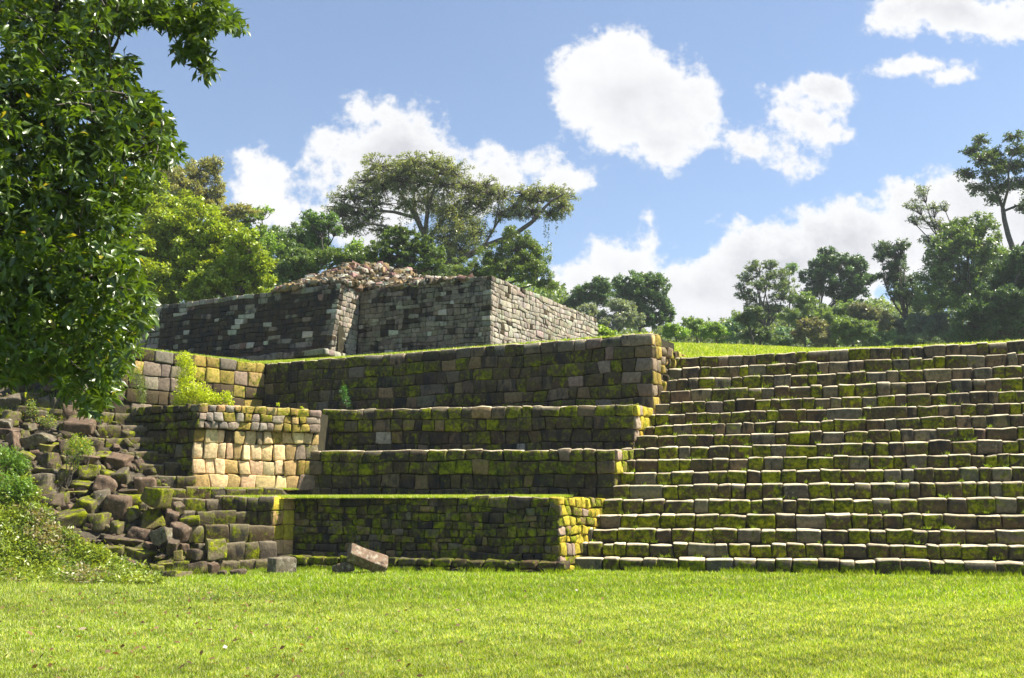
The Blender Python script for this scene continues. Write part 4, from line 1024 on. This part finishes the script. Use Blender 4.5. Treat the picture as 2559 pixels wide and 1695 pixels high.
# ------------------------------------------------------------------ trees
def tree(label, D, blobs, base, seed, leafpx=7.5, aspect=.45, col=(.075, .12, .02), cover=4.0, name='tree', group='trees behind the ruins', clump=.22,
         mat=None, limbs=None, vary=.25, droop=.15, trunk_r=.18, zb=5.2, flat=.7, depth=1.0, extra=None, bark=(.0,), outer=.45, up=.5, bs=1.12):
    r = np.random.default_rng(seed); s = D / F
    bx = atY(base[0], base[1], D); root = v3(bx[:2], zb)
    t = thing(name, label, 'tree', root, group)
    T = Tubes(); fork = bx; 
    tp = curve(root, fork, r, 8, .03); T.add(tp, np.linspace(trunk_r, trunk_r * .7, 8), 8)
    Cs, cb = [], []
    L = leafpx * s; W = L * aspect
    for k, b in enumerate(blobs):
        x, y, rx, ry = b[:4]; rx *= bs; ry *= bs; off = b[4] if len(b) > 4 else r.uniform(-.5, .5)
        c = atY(x, y, D) + np.array([0, off * rx * s * depth, 0])
        R = np.array([rx * s, rx * s * .8 * depth, ry * s]); area = math.pi * rx * ry
        ncl = max(5, int(2.2 / clump ** 1.2 * (rx * ry) ** .5 / 25)); tot = 1.9 * cover * area / (leafpx ** 2 * aspect * .5)
        ncl = max(8, int(2.4 / clump ** 2))
        L_ = 0; per = max(5, int(tot / ncl))
        q = r.normal(size=(ncl, 3)); q /= np.linalg.norm(q, axis=1, keepdims=True)
        cc = c + q * (r.random((ncl, 1)) ** outer) * R
        cr = clump * min(rx, ry) * s * 1.25
        if limbs is None:
            lp = curve(fork, c, r, 7, .10, .04); T.add(lp, np.linspace(trunk_r * .5, trunk_r * .12, 7), 5)
        else: lp = curve(c - R * .2, c, r, 4, .05)
        for j in range(ncl):
            if j % 2 == 0 or limbs is not None:
                st_ = lp[-2] if limbs is None else c
                T.add(curve(st_, cc[j], r, 5, .08), np.linspace(trunk_r * .14, trunk_r * .04, 5), 4)
            pp = r.normal(size=(per, 3)); pp *= (r.random((per, 1)) ** .3) / np.linalg.norm(pp, axis=1, keepdims=True)
            Cs.append(cc[j] + pp * np.array([cr, cr, cr * flat]) * r.uniform(.7, 1.35)); cb.append(np.full(per, r.uniform(1 - vary, 1 + vary)))
    if limbs:
        for lm in limbs:
            pts = np.array([atY(x, y, D + dz) for (x, y, dz) in lm[0]]); # smooth polyline
            tt = np.linspace(0, len(pts) - 1, 4 * len(pts)); ii = np.minimum(tt.astype(int), len(pts) - 2); f = (tt - ii)[:, None]
            f = f * f * (3 - 2 * f) * .35 + f * .65
            pl_ = pts[ii] * (1 - f) + pts[ii + 1] * f
            T.add(pl_, np.linspace(lm[1] * .75, lm[2] * .75, len(pl_)), 6)
    if extra is not None:
        e = extra(r, s); Cs.append(e); cb.append(np.full(len(e), .9))
    T.link('trunk', t, t.location)
    Cc = np.vstack(Cs); bb = np.concatenate(cb)
    hue = r.normal(0, .08, (len(Cc), 1)) * np.array([[1.2, .3, -.2]])
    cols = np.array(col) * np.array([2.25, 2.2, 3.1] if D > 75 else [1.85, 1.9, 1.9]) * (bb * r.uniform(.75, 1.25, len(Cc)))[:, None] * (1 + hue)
    V, Fq, C = leaves(Cc, L, W, r, up, droop=droop, cols=np.clip(cols, .004, .6))
    link_mesh('crown', V, Fq, mat or LEAF, t, t.location, {'Col': C})
    return t
YGT = (.135, .170, .012); MG = (.105, .165, .028); DG = (.065, .115, .032); OL = (.15, .15, .06); GG = (.13, .17, .085); BG = (.075, .125, .055)
# left background, nearest first
tree('big bright yellow-green broadleaf tree just behind the foreground tree', 46, [(400, 520, 75, 60), (390, 610, 95, 75), (480, 570, 80, 60), (470, 660, 110, 80), (390, 720, 90, 60), (560, 620, 70, 60), (350, 470, 60, 60), (330, 650, 80, 100)],
     (430, 740), 101, 10, .5, YGT, 4.5, clump=.2)
tree('sunlit yellow-green tree leaning over the left end of the upper building', 44, [(600, 650, 60, 50), (570, 700, 75, 42), (640, 700, 42, 36), (500, 715, 70, 40), (620, 610, 45, 30), (660, 660, 30, 30)], (590, 745), 102, 10, .5, (.13, .17, .015), 4.5, clump=.2)
tree('olive tinged tall tree with a thin feathery top above the bright tree', 58, [(470, 470, 60, 42), (500, 430, 42, 30), (530, 410, 28, 22), (440, 520, 60, 50), (510, 500, 50, 40), (560, 530, 42, 24), (600, 520, 45, 13), (545, 470, 18, 30), (420, 440, 40, 35)],
     (500, 620), 103, 7.5, .4, OL, 2.7, clump=.18)
tree('dark green tree with layered flat sprays right of the feathery tree', 62, [(560, 560, 60, 30), (620, 545, 40, 14), (650, 525, 38, 8), (600, 590, 50, 30), (650, 600, 50, 35)], (600, 680), 104, 7.5, .45, MG, 3.0, clump=.2)
tree('blue-green bushy tree between the left trees and the spreading tree', 66, [(720, 600, 50, 40), (760, 580, 40, 30), (700, 650, 60, 45), (780, 620, 50, 36), (680, 590, 30, 24), (740, 650, 60, 40)], (740, 700), 105, 7, .45, (.06, .10, .03), 3.6)
tree('slim dark tree whose arching tips reach towards the spreading tree', 60, [(800, 560, 36, 22), (825, 550, 22, 16), (775, 545, 22, 20), (790, 590, 28, 34), (840, 575, 18, 12)], (790, 680), 106, 7, .45, DG, 3.2)
tree('low scrubby tree behind the left part of the rubble roof', 58, [(720, 690, 50, 26), (790, 650, 60, 28), (850, 650, 50, 24), (760, 670, 60, 28), (690, 680, 40, 30), (900, 650, 40, 20)], (800, 700), 107, 7, .45, (.065, .10, .025), 3.6)
tree('small airy tree rising behind the middle of the rubble roof', 60, [(890, 618, 24, 20), (905, 640, 30, 18), (870, 640, 22, 18), (930, 655, 30, 14)], (890, 690), 108, 7, .5, MG, 2.2)
tree('flat topped tree with layered dark foliage in front of the spreading tree', 56, [(1000, 585, 40, 16), (980, 605, 55, 18), (1040, 605, 45, 18), (960, 630, 50, 18), (1020, 635, 60, 24), (1075, 630, 40, 22), (1000, 662, 70, 22), (1070, 665, 50, 22), (940, 650, 40, 16)],
     (1010, 690), 109, 6.5, .45, (.055, .085, .022), 3.6, flat=.5)
# the spreading tree
DT = 70
def vines(r, s):
    out = []
    for _ in range(120):
        u = r.random(); x = r.uniform(1080, 1215) if u < .7 else r.uniform(1000, 1080); y0 = np.interp(x, [1000, 1080, 1150, 1215], [470, 480, 520, 560]) + r.uniform(-20, 20); ln = r.uniform(40, 130)
        if y0 + ln > 690: ln = 690 - y0
        yy = r.uniform(y0, y0 + ln, int(ln / 1.6)); p0 = atY(x, y0, DT + r.uniform(-2, 2))
        out.append(np.array([[p0[0] + r.normal(0, 2.6 * s), p0[1] + r.normal(0, .2), p0[2] - (y_ - y0) * s] for y_ in yy]))
    for (x, y0, ln) in [(1370, 560, 90), (1376, 600, 60), (1362, 540, 60), (1405, 500, 60), (1390, 520, 70)]:
        yy = r.uniform(y0, y0 + ln, int(ln / 1.0)); p0 = atY(x, y0, DT)
        out.append(np.array([[p0[0] + r.normal(0, 1.1 * s), p0[1] + r.normal(0, .2), p0[2] - (y_ - y0) * s] for y_ in yy]))
    return np.vstack(out)
Lm = [([(1068, 680, 0), (1066, 620, 0), (1062, 590, 0)], .5, .36), ([(1062, 590, 0), (1040, 545, .5), (1010, 495, 1), (980, 455, 2), (950, 430, 3)], .30, .05),
      ([(1062, 590, 0), (1068, 530, -.5), (1085, 470, -1), (1100, 430, -1)], .28, .05), ([(1040, 545, .5), (985, 530, 0), (920, 525, -1), (870, 515, -1), (850, 500, -2)], .18, .05),
      ([(1064, 600, 0), (1030, 580, -1), (960, 565, -2), (900, 555, -2), (860, 575, -2)], .16, .05), ([(1062, 590, 0), (1035, 520, 2), (1035, 460, 2), (1030, 420, 2)], .2, .04),
      ([(1068, 600, 0), (1110, 545, 1), (1150, 500, 1), (1200, 470, 1), (1225, 460, 1)], .24, .05), ([(1110, 545, 1), (1180, 540, 1), (1215, 510, 2), (1250, 490, 2)], .14, .04),
      ([(1150, 650, -1), (1209, 617, -1), (1280, 590, -1), (1330, 555, -1), (1360, 520, -1), (1380, 500, -1), (1410, 485, -1)], .34, .07), ([(1209, 617, -1), (1235, 570, 0), (1260, 530, 1), (1310, 495, 1)], .16, .04),
      ([(1235, 570, 0), (1245, 520, -1), (1250, 480, -1)], .10, .03), ([(1068, 640, 0), (1110, 655, 0), (1150, 650, -1)], .38, .34), ([(1330, 555, -1), (1345, 510, 0), (1340, 490, 0)], .09, .03)]
tree('huge spreading tree with open umbrella crown and hanging vines behind the upper building', DT,
     [(950, 430, 40, 22), (1000, 415, 38, 20), (1040, 418, 42, 20), (1090, 430, 42, 22), (1130, 440, 40, 22), (1165, 460, 36, 20), (920, 450, 34, 20), (980, 450, 40, 18), (1110, 470, 40, 22), (1060, 460, 34, 20),
      (880, 500, 40, 18), (850, 515, 30, 18), (915, 490, 30, 16), (860, 540, 24, 18), (895, 560, 30, 16), (870, 575, 22, 14), (930, 545, 30, 12), (955, 570, 30, 12), (1210, 460, 36, 18), (1225, 480, 26, 16), (1180, 500, 30, 18),
      (1255, 490, 26, 18), (1310, 485, 34, 16), (1345, 490, 34, 18), (1385, 480, 36, 18), (1410, 495, 26, 20), (1405, 520, 20, 22), (1330, 505, 22, 12), (1375, 530, 22, 16), (1250, 530, 22, 16), (1300, 540, 18, 10), (1010, 500, 30, 14), (1140, 560, 34, 30), (960, 465, 34, 20), (1010, 460, 34, 22), (1070, 500, 32, 22), (1110, 515, 32, 22), (1150, 520, 34, 22), (1205, 505, 30, 20), (1285, 512, 26, 18), (1330, 535, 24, 16), (940, 515, 30, 16), (890, 530, 26, 16), (1020, 440, 40, 22), (1180, 590, 36, 30), (1110, 600, 40, 40), (1090, 640, 36, 30), (1150, 630, 36, 26)],
     (1068, 680), 110, 5.0, .5, (.115, .132, .055), 1.05, group='trees behind the ruins', clump=.20, limbs=Lm, trunk_r=.3, extra=vines, droop=.5, depth=1.4, name='spreading_tree', outer=.4, bs=1.55)
tree('leafy olive green tree filling the space under the long right limb', 64, [(1230, 640, 60, 30), (1290, 610, 50, 36), (1330, 640, 45, 36), (1260, 680, 60, 28), (1180, 680, 60, 26), (1340, 690, 40, 24), (1370, 710, 26, 14), (1310, 660, 50, 40), (1150, 690, 50, 20)],
     (1250, 720), 111, 6.5, .45, (.068, .098, .024), 2.6)
# right side
tree('rounded dark tree just right of the upper building with vines hanging from it', 88, [(1480, 730, 40, 24), (1500, 712, 28, 16), (1450, 745, 30, 20), (1505, 745, 26, 30), (1430, 760, 30, 16)], (1480, 800), 121, 6.0, .5, (.045, .08, .025), 4.2)
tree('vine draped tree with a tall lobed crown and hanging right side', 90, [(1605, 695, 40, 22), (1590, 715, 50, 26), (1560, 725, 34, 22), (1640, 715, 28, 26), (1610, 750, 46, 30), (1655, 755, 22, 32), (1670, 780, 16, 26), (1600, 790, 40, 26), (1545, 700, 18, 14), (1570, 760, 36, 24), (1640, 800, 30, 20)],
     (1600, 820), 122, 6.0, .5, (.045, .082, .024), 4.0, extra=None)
tree('greyish green tree standing in front between the two dark vine trees', 84, [(1475, 775, 34, 18), (1500, 795, 34, 18), (1560, 775, 30, 22), (1570, 800, 36, 20), (1540, 760, 24, 16), (1520, 815, 40, 16), (1460, 795, 22, 14)], (1530, 840), 123, 5.5, .45, (.095, .12, .065), 3.6)
tree('low bright shrub peeking past the right end of the upper building', 60, [(1500, 828, 22, 12), (1525, 838, 22, 10), (1485, 835, 14, 10)], (1510, 850), 124, 6, .5, (.14, .2, .02), 3.5, zb=6.0)
tree('tall thin light tree with open see-through branches over the mound', 92, [(1890, 665, 28, 14), (1925, 660, 20, 12), (1870, 690, 30, 12), (1930, 690, 36, 16), (1960, 710, 34, 18), (1900, 715, 40, 14), (1870, 735, 32, 14), (1950, 740, 36, 16), (1900, 765, 34, 20), (1880, 795, 38, 24), (1940, 780, 36, 22), (1985, 745, 20, 16), (1850, 715, 14, 8)],
     (1915, 820), 125, 6.0, .45, (.062, .092, .030), 2.2, clump=.22)
tree('round headed dark tree on a slim trunk beside the thin light tree', 95, [(2070, 630, 22, 14), (2060, 655, 34, 18), (2100, 660, 46, 24), (2135, 665, 26, 20), (2040, 690, 38, 24), (2090, 695, 54, 30), (2140, 700, 34, 28), (2120, 730, 46, 30), (2040, 725, 30, 20), (2165, 690, 16, 10), (2195, 690, 10, 6), (2180, 695, 12, 6), (2110, 755, 24, 12)],
     (2050, 800), 126, 6.5, .5, (.034, .066, .022), 4.2)
tree('small round tuft of a tree on a hair thin trunk', 100, [(1982, 668, 17, 12), (1975, 680, 12, 8)], (1975, 730), 127, 5, .5, DG, 3, trunk_r=.1)
tree('mid green tree under the round headed dark tree', 86, [(2030, 770, 46, 26), (1990, 790, 46, 24), (2090, 780, 46, 24), (2060, 810, 60, 22), (2130, 770, 40, 18), (2010, 750, 30, 18)], (2050, 840), 128, 6, .5, (.07, .11, .028), 3.6)
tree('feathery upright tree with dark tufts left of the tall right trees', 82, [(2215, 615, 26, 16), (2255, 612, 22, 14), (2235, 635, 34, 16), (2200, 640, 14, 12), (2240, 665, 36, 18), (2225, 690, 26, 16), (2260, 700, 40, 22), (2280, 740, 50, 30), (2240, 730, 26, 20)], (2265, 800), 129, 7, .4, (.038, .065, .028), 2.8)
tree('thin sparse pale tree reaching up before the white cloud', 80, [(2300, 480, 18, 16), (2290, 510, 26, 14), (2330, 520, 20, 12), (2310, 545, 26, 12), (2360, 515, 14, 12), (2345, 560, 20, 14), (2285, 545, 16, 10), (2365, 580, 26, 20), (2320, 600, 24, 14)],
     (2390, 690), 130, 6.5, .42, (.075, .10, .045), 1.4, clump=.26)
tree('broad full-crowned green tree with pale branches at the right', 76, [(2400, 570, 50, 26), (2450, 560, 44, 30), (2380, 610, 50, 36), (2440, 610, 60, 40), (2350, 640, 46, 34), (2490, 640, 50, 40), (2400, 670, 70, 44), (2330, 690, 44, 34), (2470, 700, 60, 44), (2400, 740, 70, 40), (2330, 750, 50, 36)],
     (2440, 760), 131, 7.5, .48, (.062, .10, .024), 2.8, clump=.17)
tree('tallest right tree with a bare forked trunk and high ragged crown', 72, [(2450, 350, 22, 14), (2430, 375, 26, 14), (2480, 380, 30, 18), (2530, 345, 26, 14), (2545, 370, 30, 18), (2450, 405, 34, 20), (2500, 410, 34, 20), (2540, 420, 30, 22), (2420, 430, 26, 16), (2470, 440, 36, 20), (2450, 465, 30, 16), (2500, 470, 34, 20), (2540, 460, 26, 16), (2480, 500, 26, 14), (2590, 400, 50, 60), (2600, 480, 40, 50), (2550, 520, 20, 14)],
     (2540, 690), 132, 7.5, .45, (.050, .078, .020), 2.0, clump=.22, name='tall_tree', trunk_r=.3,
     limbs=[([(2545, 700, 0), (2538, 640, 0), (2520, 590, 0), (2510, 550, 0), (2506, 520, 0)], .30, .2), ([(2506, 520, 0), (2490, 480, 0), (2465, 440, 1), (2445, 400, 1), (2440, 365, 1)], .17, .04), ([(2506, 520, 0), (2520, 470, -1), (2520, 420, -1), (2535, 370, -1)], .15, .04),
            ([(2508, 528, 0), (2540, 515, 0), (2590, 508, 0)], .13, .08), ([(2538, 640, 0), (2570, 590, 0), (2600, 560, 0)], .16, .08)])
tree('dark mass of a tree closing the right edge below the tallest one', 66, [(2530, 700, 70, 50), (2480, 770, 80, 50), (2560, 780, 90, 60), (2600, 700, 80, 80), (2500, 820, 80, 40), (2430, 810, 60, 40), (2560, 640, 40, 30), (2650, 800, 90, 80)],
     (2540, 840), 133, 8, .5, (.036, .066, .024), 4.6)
bush = [(1690, 825, 34, 18, MG), (1740, 815, 36, 20, (.075, .12, .026)), (1790, 825, 36, 20, (.10, .16, .03)), (1840, 820, 36, 24, BG), (1900, 835, 46, 20, (.06, .09, .04)), (1960, 840, 50, 22, BG), (2010, 820, 44, 24, (.10, .10, .05)), (2070, 835, 50, 24, (.095, .10, .045)),
        (2130, 820, 50, 26, (.08, .12, .035)), (2190, 800, 50, 28, (.07, .085, .04)), (2200, 845, 50, 24, BG), (2260, 815, 54, 34, (.05, .075, .045)), (2330, 815, 56, 36, (.048, .07, .042)), (2300, 855, 60, 20, (.06, .09, .05)), (2390, 845, 56, 24, BG), (1870, 790, 30, 20, (.055, .08, .04)), (2160, 780, 40, 24, (.075, .085, .04)), (2460, 850, 50, 20, MG)]
blab = ['small mid green shrub at the left end of the mound near the tall wall corner', 'spreading shrub with drooping fronds behind the grassy mound', 'brighter green shrub in the middle behind the grassy mound', 'dark bluish shrub below the thin light tree',
        'grey-green shrub right of the dark bluish one', 'dark low shrub behind the right foot of the mound', 'brownish shrub under the mid green tree', 'tan tinged shrub just above the top step', 'yellowish green shrub right of the tan one', 'dusty brown-green shrub behind the yellowish one', 'dark shrub touching the top step in the right half',
        'large blue-grey bush with pale glints', 'second blue-grey bush right of the large one', 'low grey bush along the top step below the blue-grey pair', 'dark green bush along the top step near the right', 'dull green shrub at the foot of the thin light tree', 'olive brown shrub above the dark one at right', 'green bush along the top step at the far right']
for i, (x, y, rx, ry, c) in enumerate(bush):
    r0 = np.random.default_rng(200 + i); bs = [(x + r0.uniform(-.5, .5) * rx, y + r0.uniform(-.4, .4) * ry, rx * r0.uniform(.45, .75), ry * r0.uniform(.5, .8)) for _ in range(5)] + [(x, y + ry * .6, rx, ry * .8)]
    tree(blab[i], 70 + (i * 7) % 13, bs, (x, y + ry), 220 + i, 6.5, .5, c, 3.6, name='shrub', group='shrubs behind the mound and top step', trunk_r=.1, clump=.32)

# distant forest edge that reads as one mass
def forest(name, label, xs, ys, yb, D, n, col, seed, leafpx=6.5):
    r = np.random.default_rng(seed); x = r.uniform(xs[0], xs[-1], n); top = np.interp(x, xs, ys) + 10 * np.sin(x * .071) + 7 * np.sin(x * .19 + 1) + 5 * np.sin(x * .41)
    y = top + (yb - top) * r.random(n) ** 1.15; d = D + r.uniform(-5, 5, n) + (yb - y) * .05
    dirs = np.stack([(x - CX) / F, CP - (CY - y) / F * SP, SP + (CY - y) / F * CP], 1)
    P = np.array([0, 0, EYE]) + dirs * (d / dirs[:, 1])[:, None]
    q = np.floor(x / 26) * 7.3 + np.floor(y / 19) * 3.1 + np.floor((d - D) / 2.5) * 1.7; br = .72 + .56 * (np.sin(q * 12.9898) * 43758.5453 % 1)
    cols = np.array(col) * (br * r.uniform(.75, 1.25, n))[:, None]; s_ = D / F
    V, Fq, C = leaves(P, leafpx * s_, leafpx * s_ * .5, r, .5, droop=.15, cols=np.clip(cols, .01, .6))
    o = link_mesh(name, V, Fq, LEAF, None, (0, 0, 0), {'Col': C}); tag(o, label, 'forest', kind='stuff')
forest('forest_edge', 'far continuous band of forest behind the right hand trees', [1500, 1600, 1700, 1790, 1900, 2050, 2200, 2350, 2450, 2750], [845, 822, 828, 805, 780, 772, 755, 725, 670, 560], 905, 104, 52000, (.15, .21, .09), 301, 11)
forest('forest_edge', 'far band of forest behind the upper building', [-500, 0, 250, 400, 600, 700, 900, 1100, 1300, 1400, 1500], [600, 600, 620, 600, 640, 690, 690, 680, 690, 720, 850], 880, 86, 75000, (.14, .21, .06), 302, 13)

# ------------------------------------------------------------------ big foreground tree at left
ft = np.random.default_rng(77)
edge_y = [-300, 0, 90, 100, 150, 210, 240, 290, 340, 385, 410, 450, 520, 590, 650, 700, 760, 800, 840, 900, 940, 980, 1015, 1030]
edge_x = [380, 375, 300, 285, 330, 330, 380, 410, 440, 455, 420, 380, 345, 320, 330, 360, 375, 370, 335, 325, 295, 300, 265, 200]
bot_x = [-400, 0, 60, 130, 170, 220, 280, 320]; bot_y = [940, 950, 950, 930, 1000, 1032, 1010, 900]
wh = []
def ok(x, y):
    if x > np.interp(y, edge_y, edge_x) + 8 * math.sin(y * .13): return False
    if y > np.interp(x, bot_x, bot_y): return False
    if (x - 290) ** 2 / 34 ** 2 + (y - 115) ** 2 / 26 ** 2 < 1: return False
    if y < 330 and x > 130 and math.sin(x * .045 + 1) * math.sin(y * .05 + .5) > .80: return False
    return True
while len(wh) < 5600:
    x = ft.uniform(-420, 460); y = ft.uniform(-380, 1035)
    if x < 0 and ft.random() < .55: continue
    if y < 0 and ft.random() < .6: continue
    if not ok(x, y): continue
    dens = .5 + .5 * math.sin(x * .031 + y * .017) * math.sin(y * .027 - x * .012 + 2)
    if ft.random() > .45 + .55 * dens: continue
    Dp = 10.6 + ft.normal(0, .9) - (.6 if y > 600 else 0); wh.append(atY(x, y, float(np.clip(Dp, 8.6, 13))))
nmain = len(wh)
for (x, y, rx, ry, n) in [(340, 22, 50, 22, 60), (400, 35, 36, 24, 34), (310, 60, 22, 16, 12), (455, 40, 40, 28, 44), (500, 60, 36, 36, 40), (540, 30, 34, 30, 34), (575, 50, 26, 20, 20), (480, 95, 22, 34, 24), (455, 130, 18, 22, 14), (500, 140, 22, 26, 20), (510, 170, 20, 18, 12), (435, 60, 18, 20, 10), (600, 70, 10, 10, 3), (470, -10, 80, 20, 40)]:
    for _ in range(n):
        a = ft.uniform(0, 6.28); q = ft.random() ** .5; wh.append(atY(x + rx * q * math.cos(a), y + ry * q * math.sin(a), 10.2 + ft.normal(0, .3)))
wh = np.array(wh); nw = len(wh)
ax = ft.normal(size=(nw, 3)) * .55 + np.array([.55, -.30, -.05]); ax /= np.linalg.norm(ax, axis=1, keepdims=True)
K = 8; dirs = np.repeat(ax, K, axis=0); rd = ft.normal(size=(nw * K, 3)); rd -= (rd * dirs).sum(1, keepdims=True) * dirs; rd /= np.linalg.norm(rd, axis=1, keepdims=True)
ld = dirs * ft.uniform(.25, .9, (nw * K, 1)) + rd; ld[:, 2] -= .35
cen_ = np.repeat(wh, K, axis=0) + dirs * ft.uniform(-.05, .04, (nw * K, 1))
tonew = np.repeat(ft.uniform(.65, 1.35, nw), K) * ft.uniform(.8, 1.2, nw * K)
fcols = np.array([.070, .122, .011]) * tonew[:, None]; yl = ft.random(nw * K) < .012; fcols[yl] = (.30, .27, .03)
V, Fq, C = leaves(cen_, .125, .046, ft, .55, dirs=ld, droop=.15, cols=fcols, kind='folded')
ftree = thing('broadleaf_tree', 'large dark glossy leaved tree filling the left foreground, one branch reaching right over the sky', 'tree', (-7.6, 11.8, 0))
link_mesh('crown', V, Fq, LEAFG, ftree, ftree.location, {'Col': C})
T = Tubes(); trunk_top = np.array([-7.2, 11.6, 4.2])
T.add(curve((-7.6, 11.8, -.1), trunk_top, ft, 10, .03), np.linspace(.34, .24, 10), 10)
mains = [(-60, 120, 10.8), (120, 60, 10.6), (60, 300, 10.6), (200, 420, 10.4), (150, 560, 10.4), (220, 720, 10.2), (100, 800, 10.2), (-100, 500, 11), (300, 350, 10.4), (250, 200, 10.6), (-200, 200, 11.2), (-250, -200, 11.2), (60, -250, 11), (200, 900, 10.2)]
mp_ = []
for (x, y, d) in mains:
    e = atY(x, y, d); c = curve(trunk_top - np.array([0, 0, ft.uniform(0, 1.6)]), e, ft, 12, .07, .05); T.add(c, np.linspace(.11, .02, 12), 6); mp_.append(c)
allp = np.vstack([c[4:] for c in mp_])
for i in ft.choice(nmain, 620, replace=False):
    p = wh[i]; dd = np.linalg.norm(allp - p, axis=1); j = dd.argmin()
    T.add(curve(allp[j], p, ft, 6, .08, .04), np.linspace(.016, .004, 6), 4)
br = np.array([atY(-80, -60, 10.9), atY(120, -30, 10.6), atY(250, -5, 10.4), atY(330, 35, 10.3), atY(400, 30, 10.2), atY(470, 45, 10.2), atY(540, 40, 10.1)])
T.add(br, np.linspace(.05, .010, 7), 6)
for (x0, y0, x1, y1, x2, y2) in [(330, 35, 350, 20, 380, 5), (400, 30, 430, 75, 450, 125), (470, 45, 490, 100, 505, 165), (470, 45, 510, 50, 560, 75), (400, 30, 440, 15, 480, 0), (540, 40, 570, 45, 600, 68), (250, -5, 270, 30, 310, 62)]:
    T.add(np.array([atY(x0, y0, 10.25), atY(x1, y1, 10.2), atY(x2, y2, 10.15)]), [.012, .009, .004], 5)
T.link('trunk', ftree, ftree.location)

# ------------------------------------------------------------------ light haze over the far trees
bpy.ops.mesh.primitive_cube_add(size=1); hz = bpy.context.object; hz.name = 'haze'
hz.scale = (700, 420, 62); hz.location = (20, 180, 29.5)
hm, N, L = new_mat('thin_haze'); o_ = N.new('ShaderNodeOutputMaterial'); pv = N.new('ShaderNodeVolumePrincipled')
pv.inputs['Color'].default_value = (.86, .92, 1, 1); pv.inputs['Density'].default_value = .00035; pv.inputs['Anisotropy'].default_value = .2
L.new(pv.outputs[0], o_.inputs['Volume']); hz.data.materials.append(hm); hz['kind'] = 'stuff'; hz['label'] = 'thin bright haze in front of the far trees'
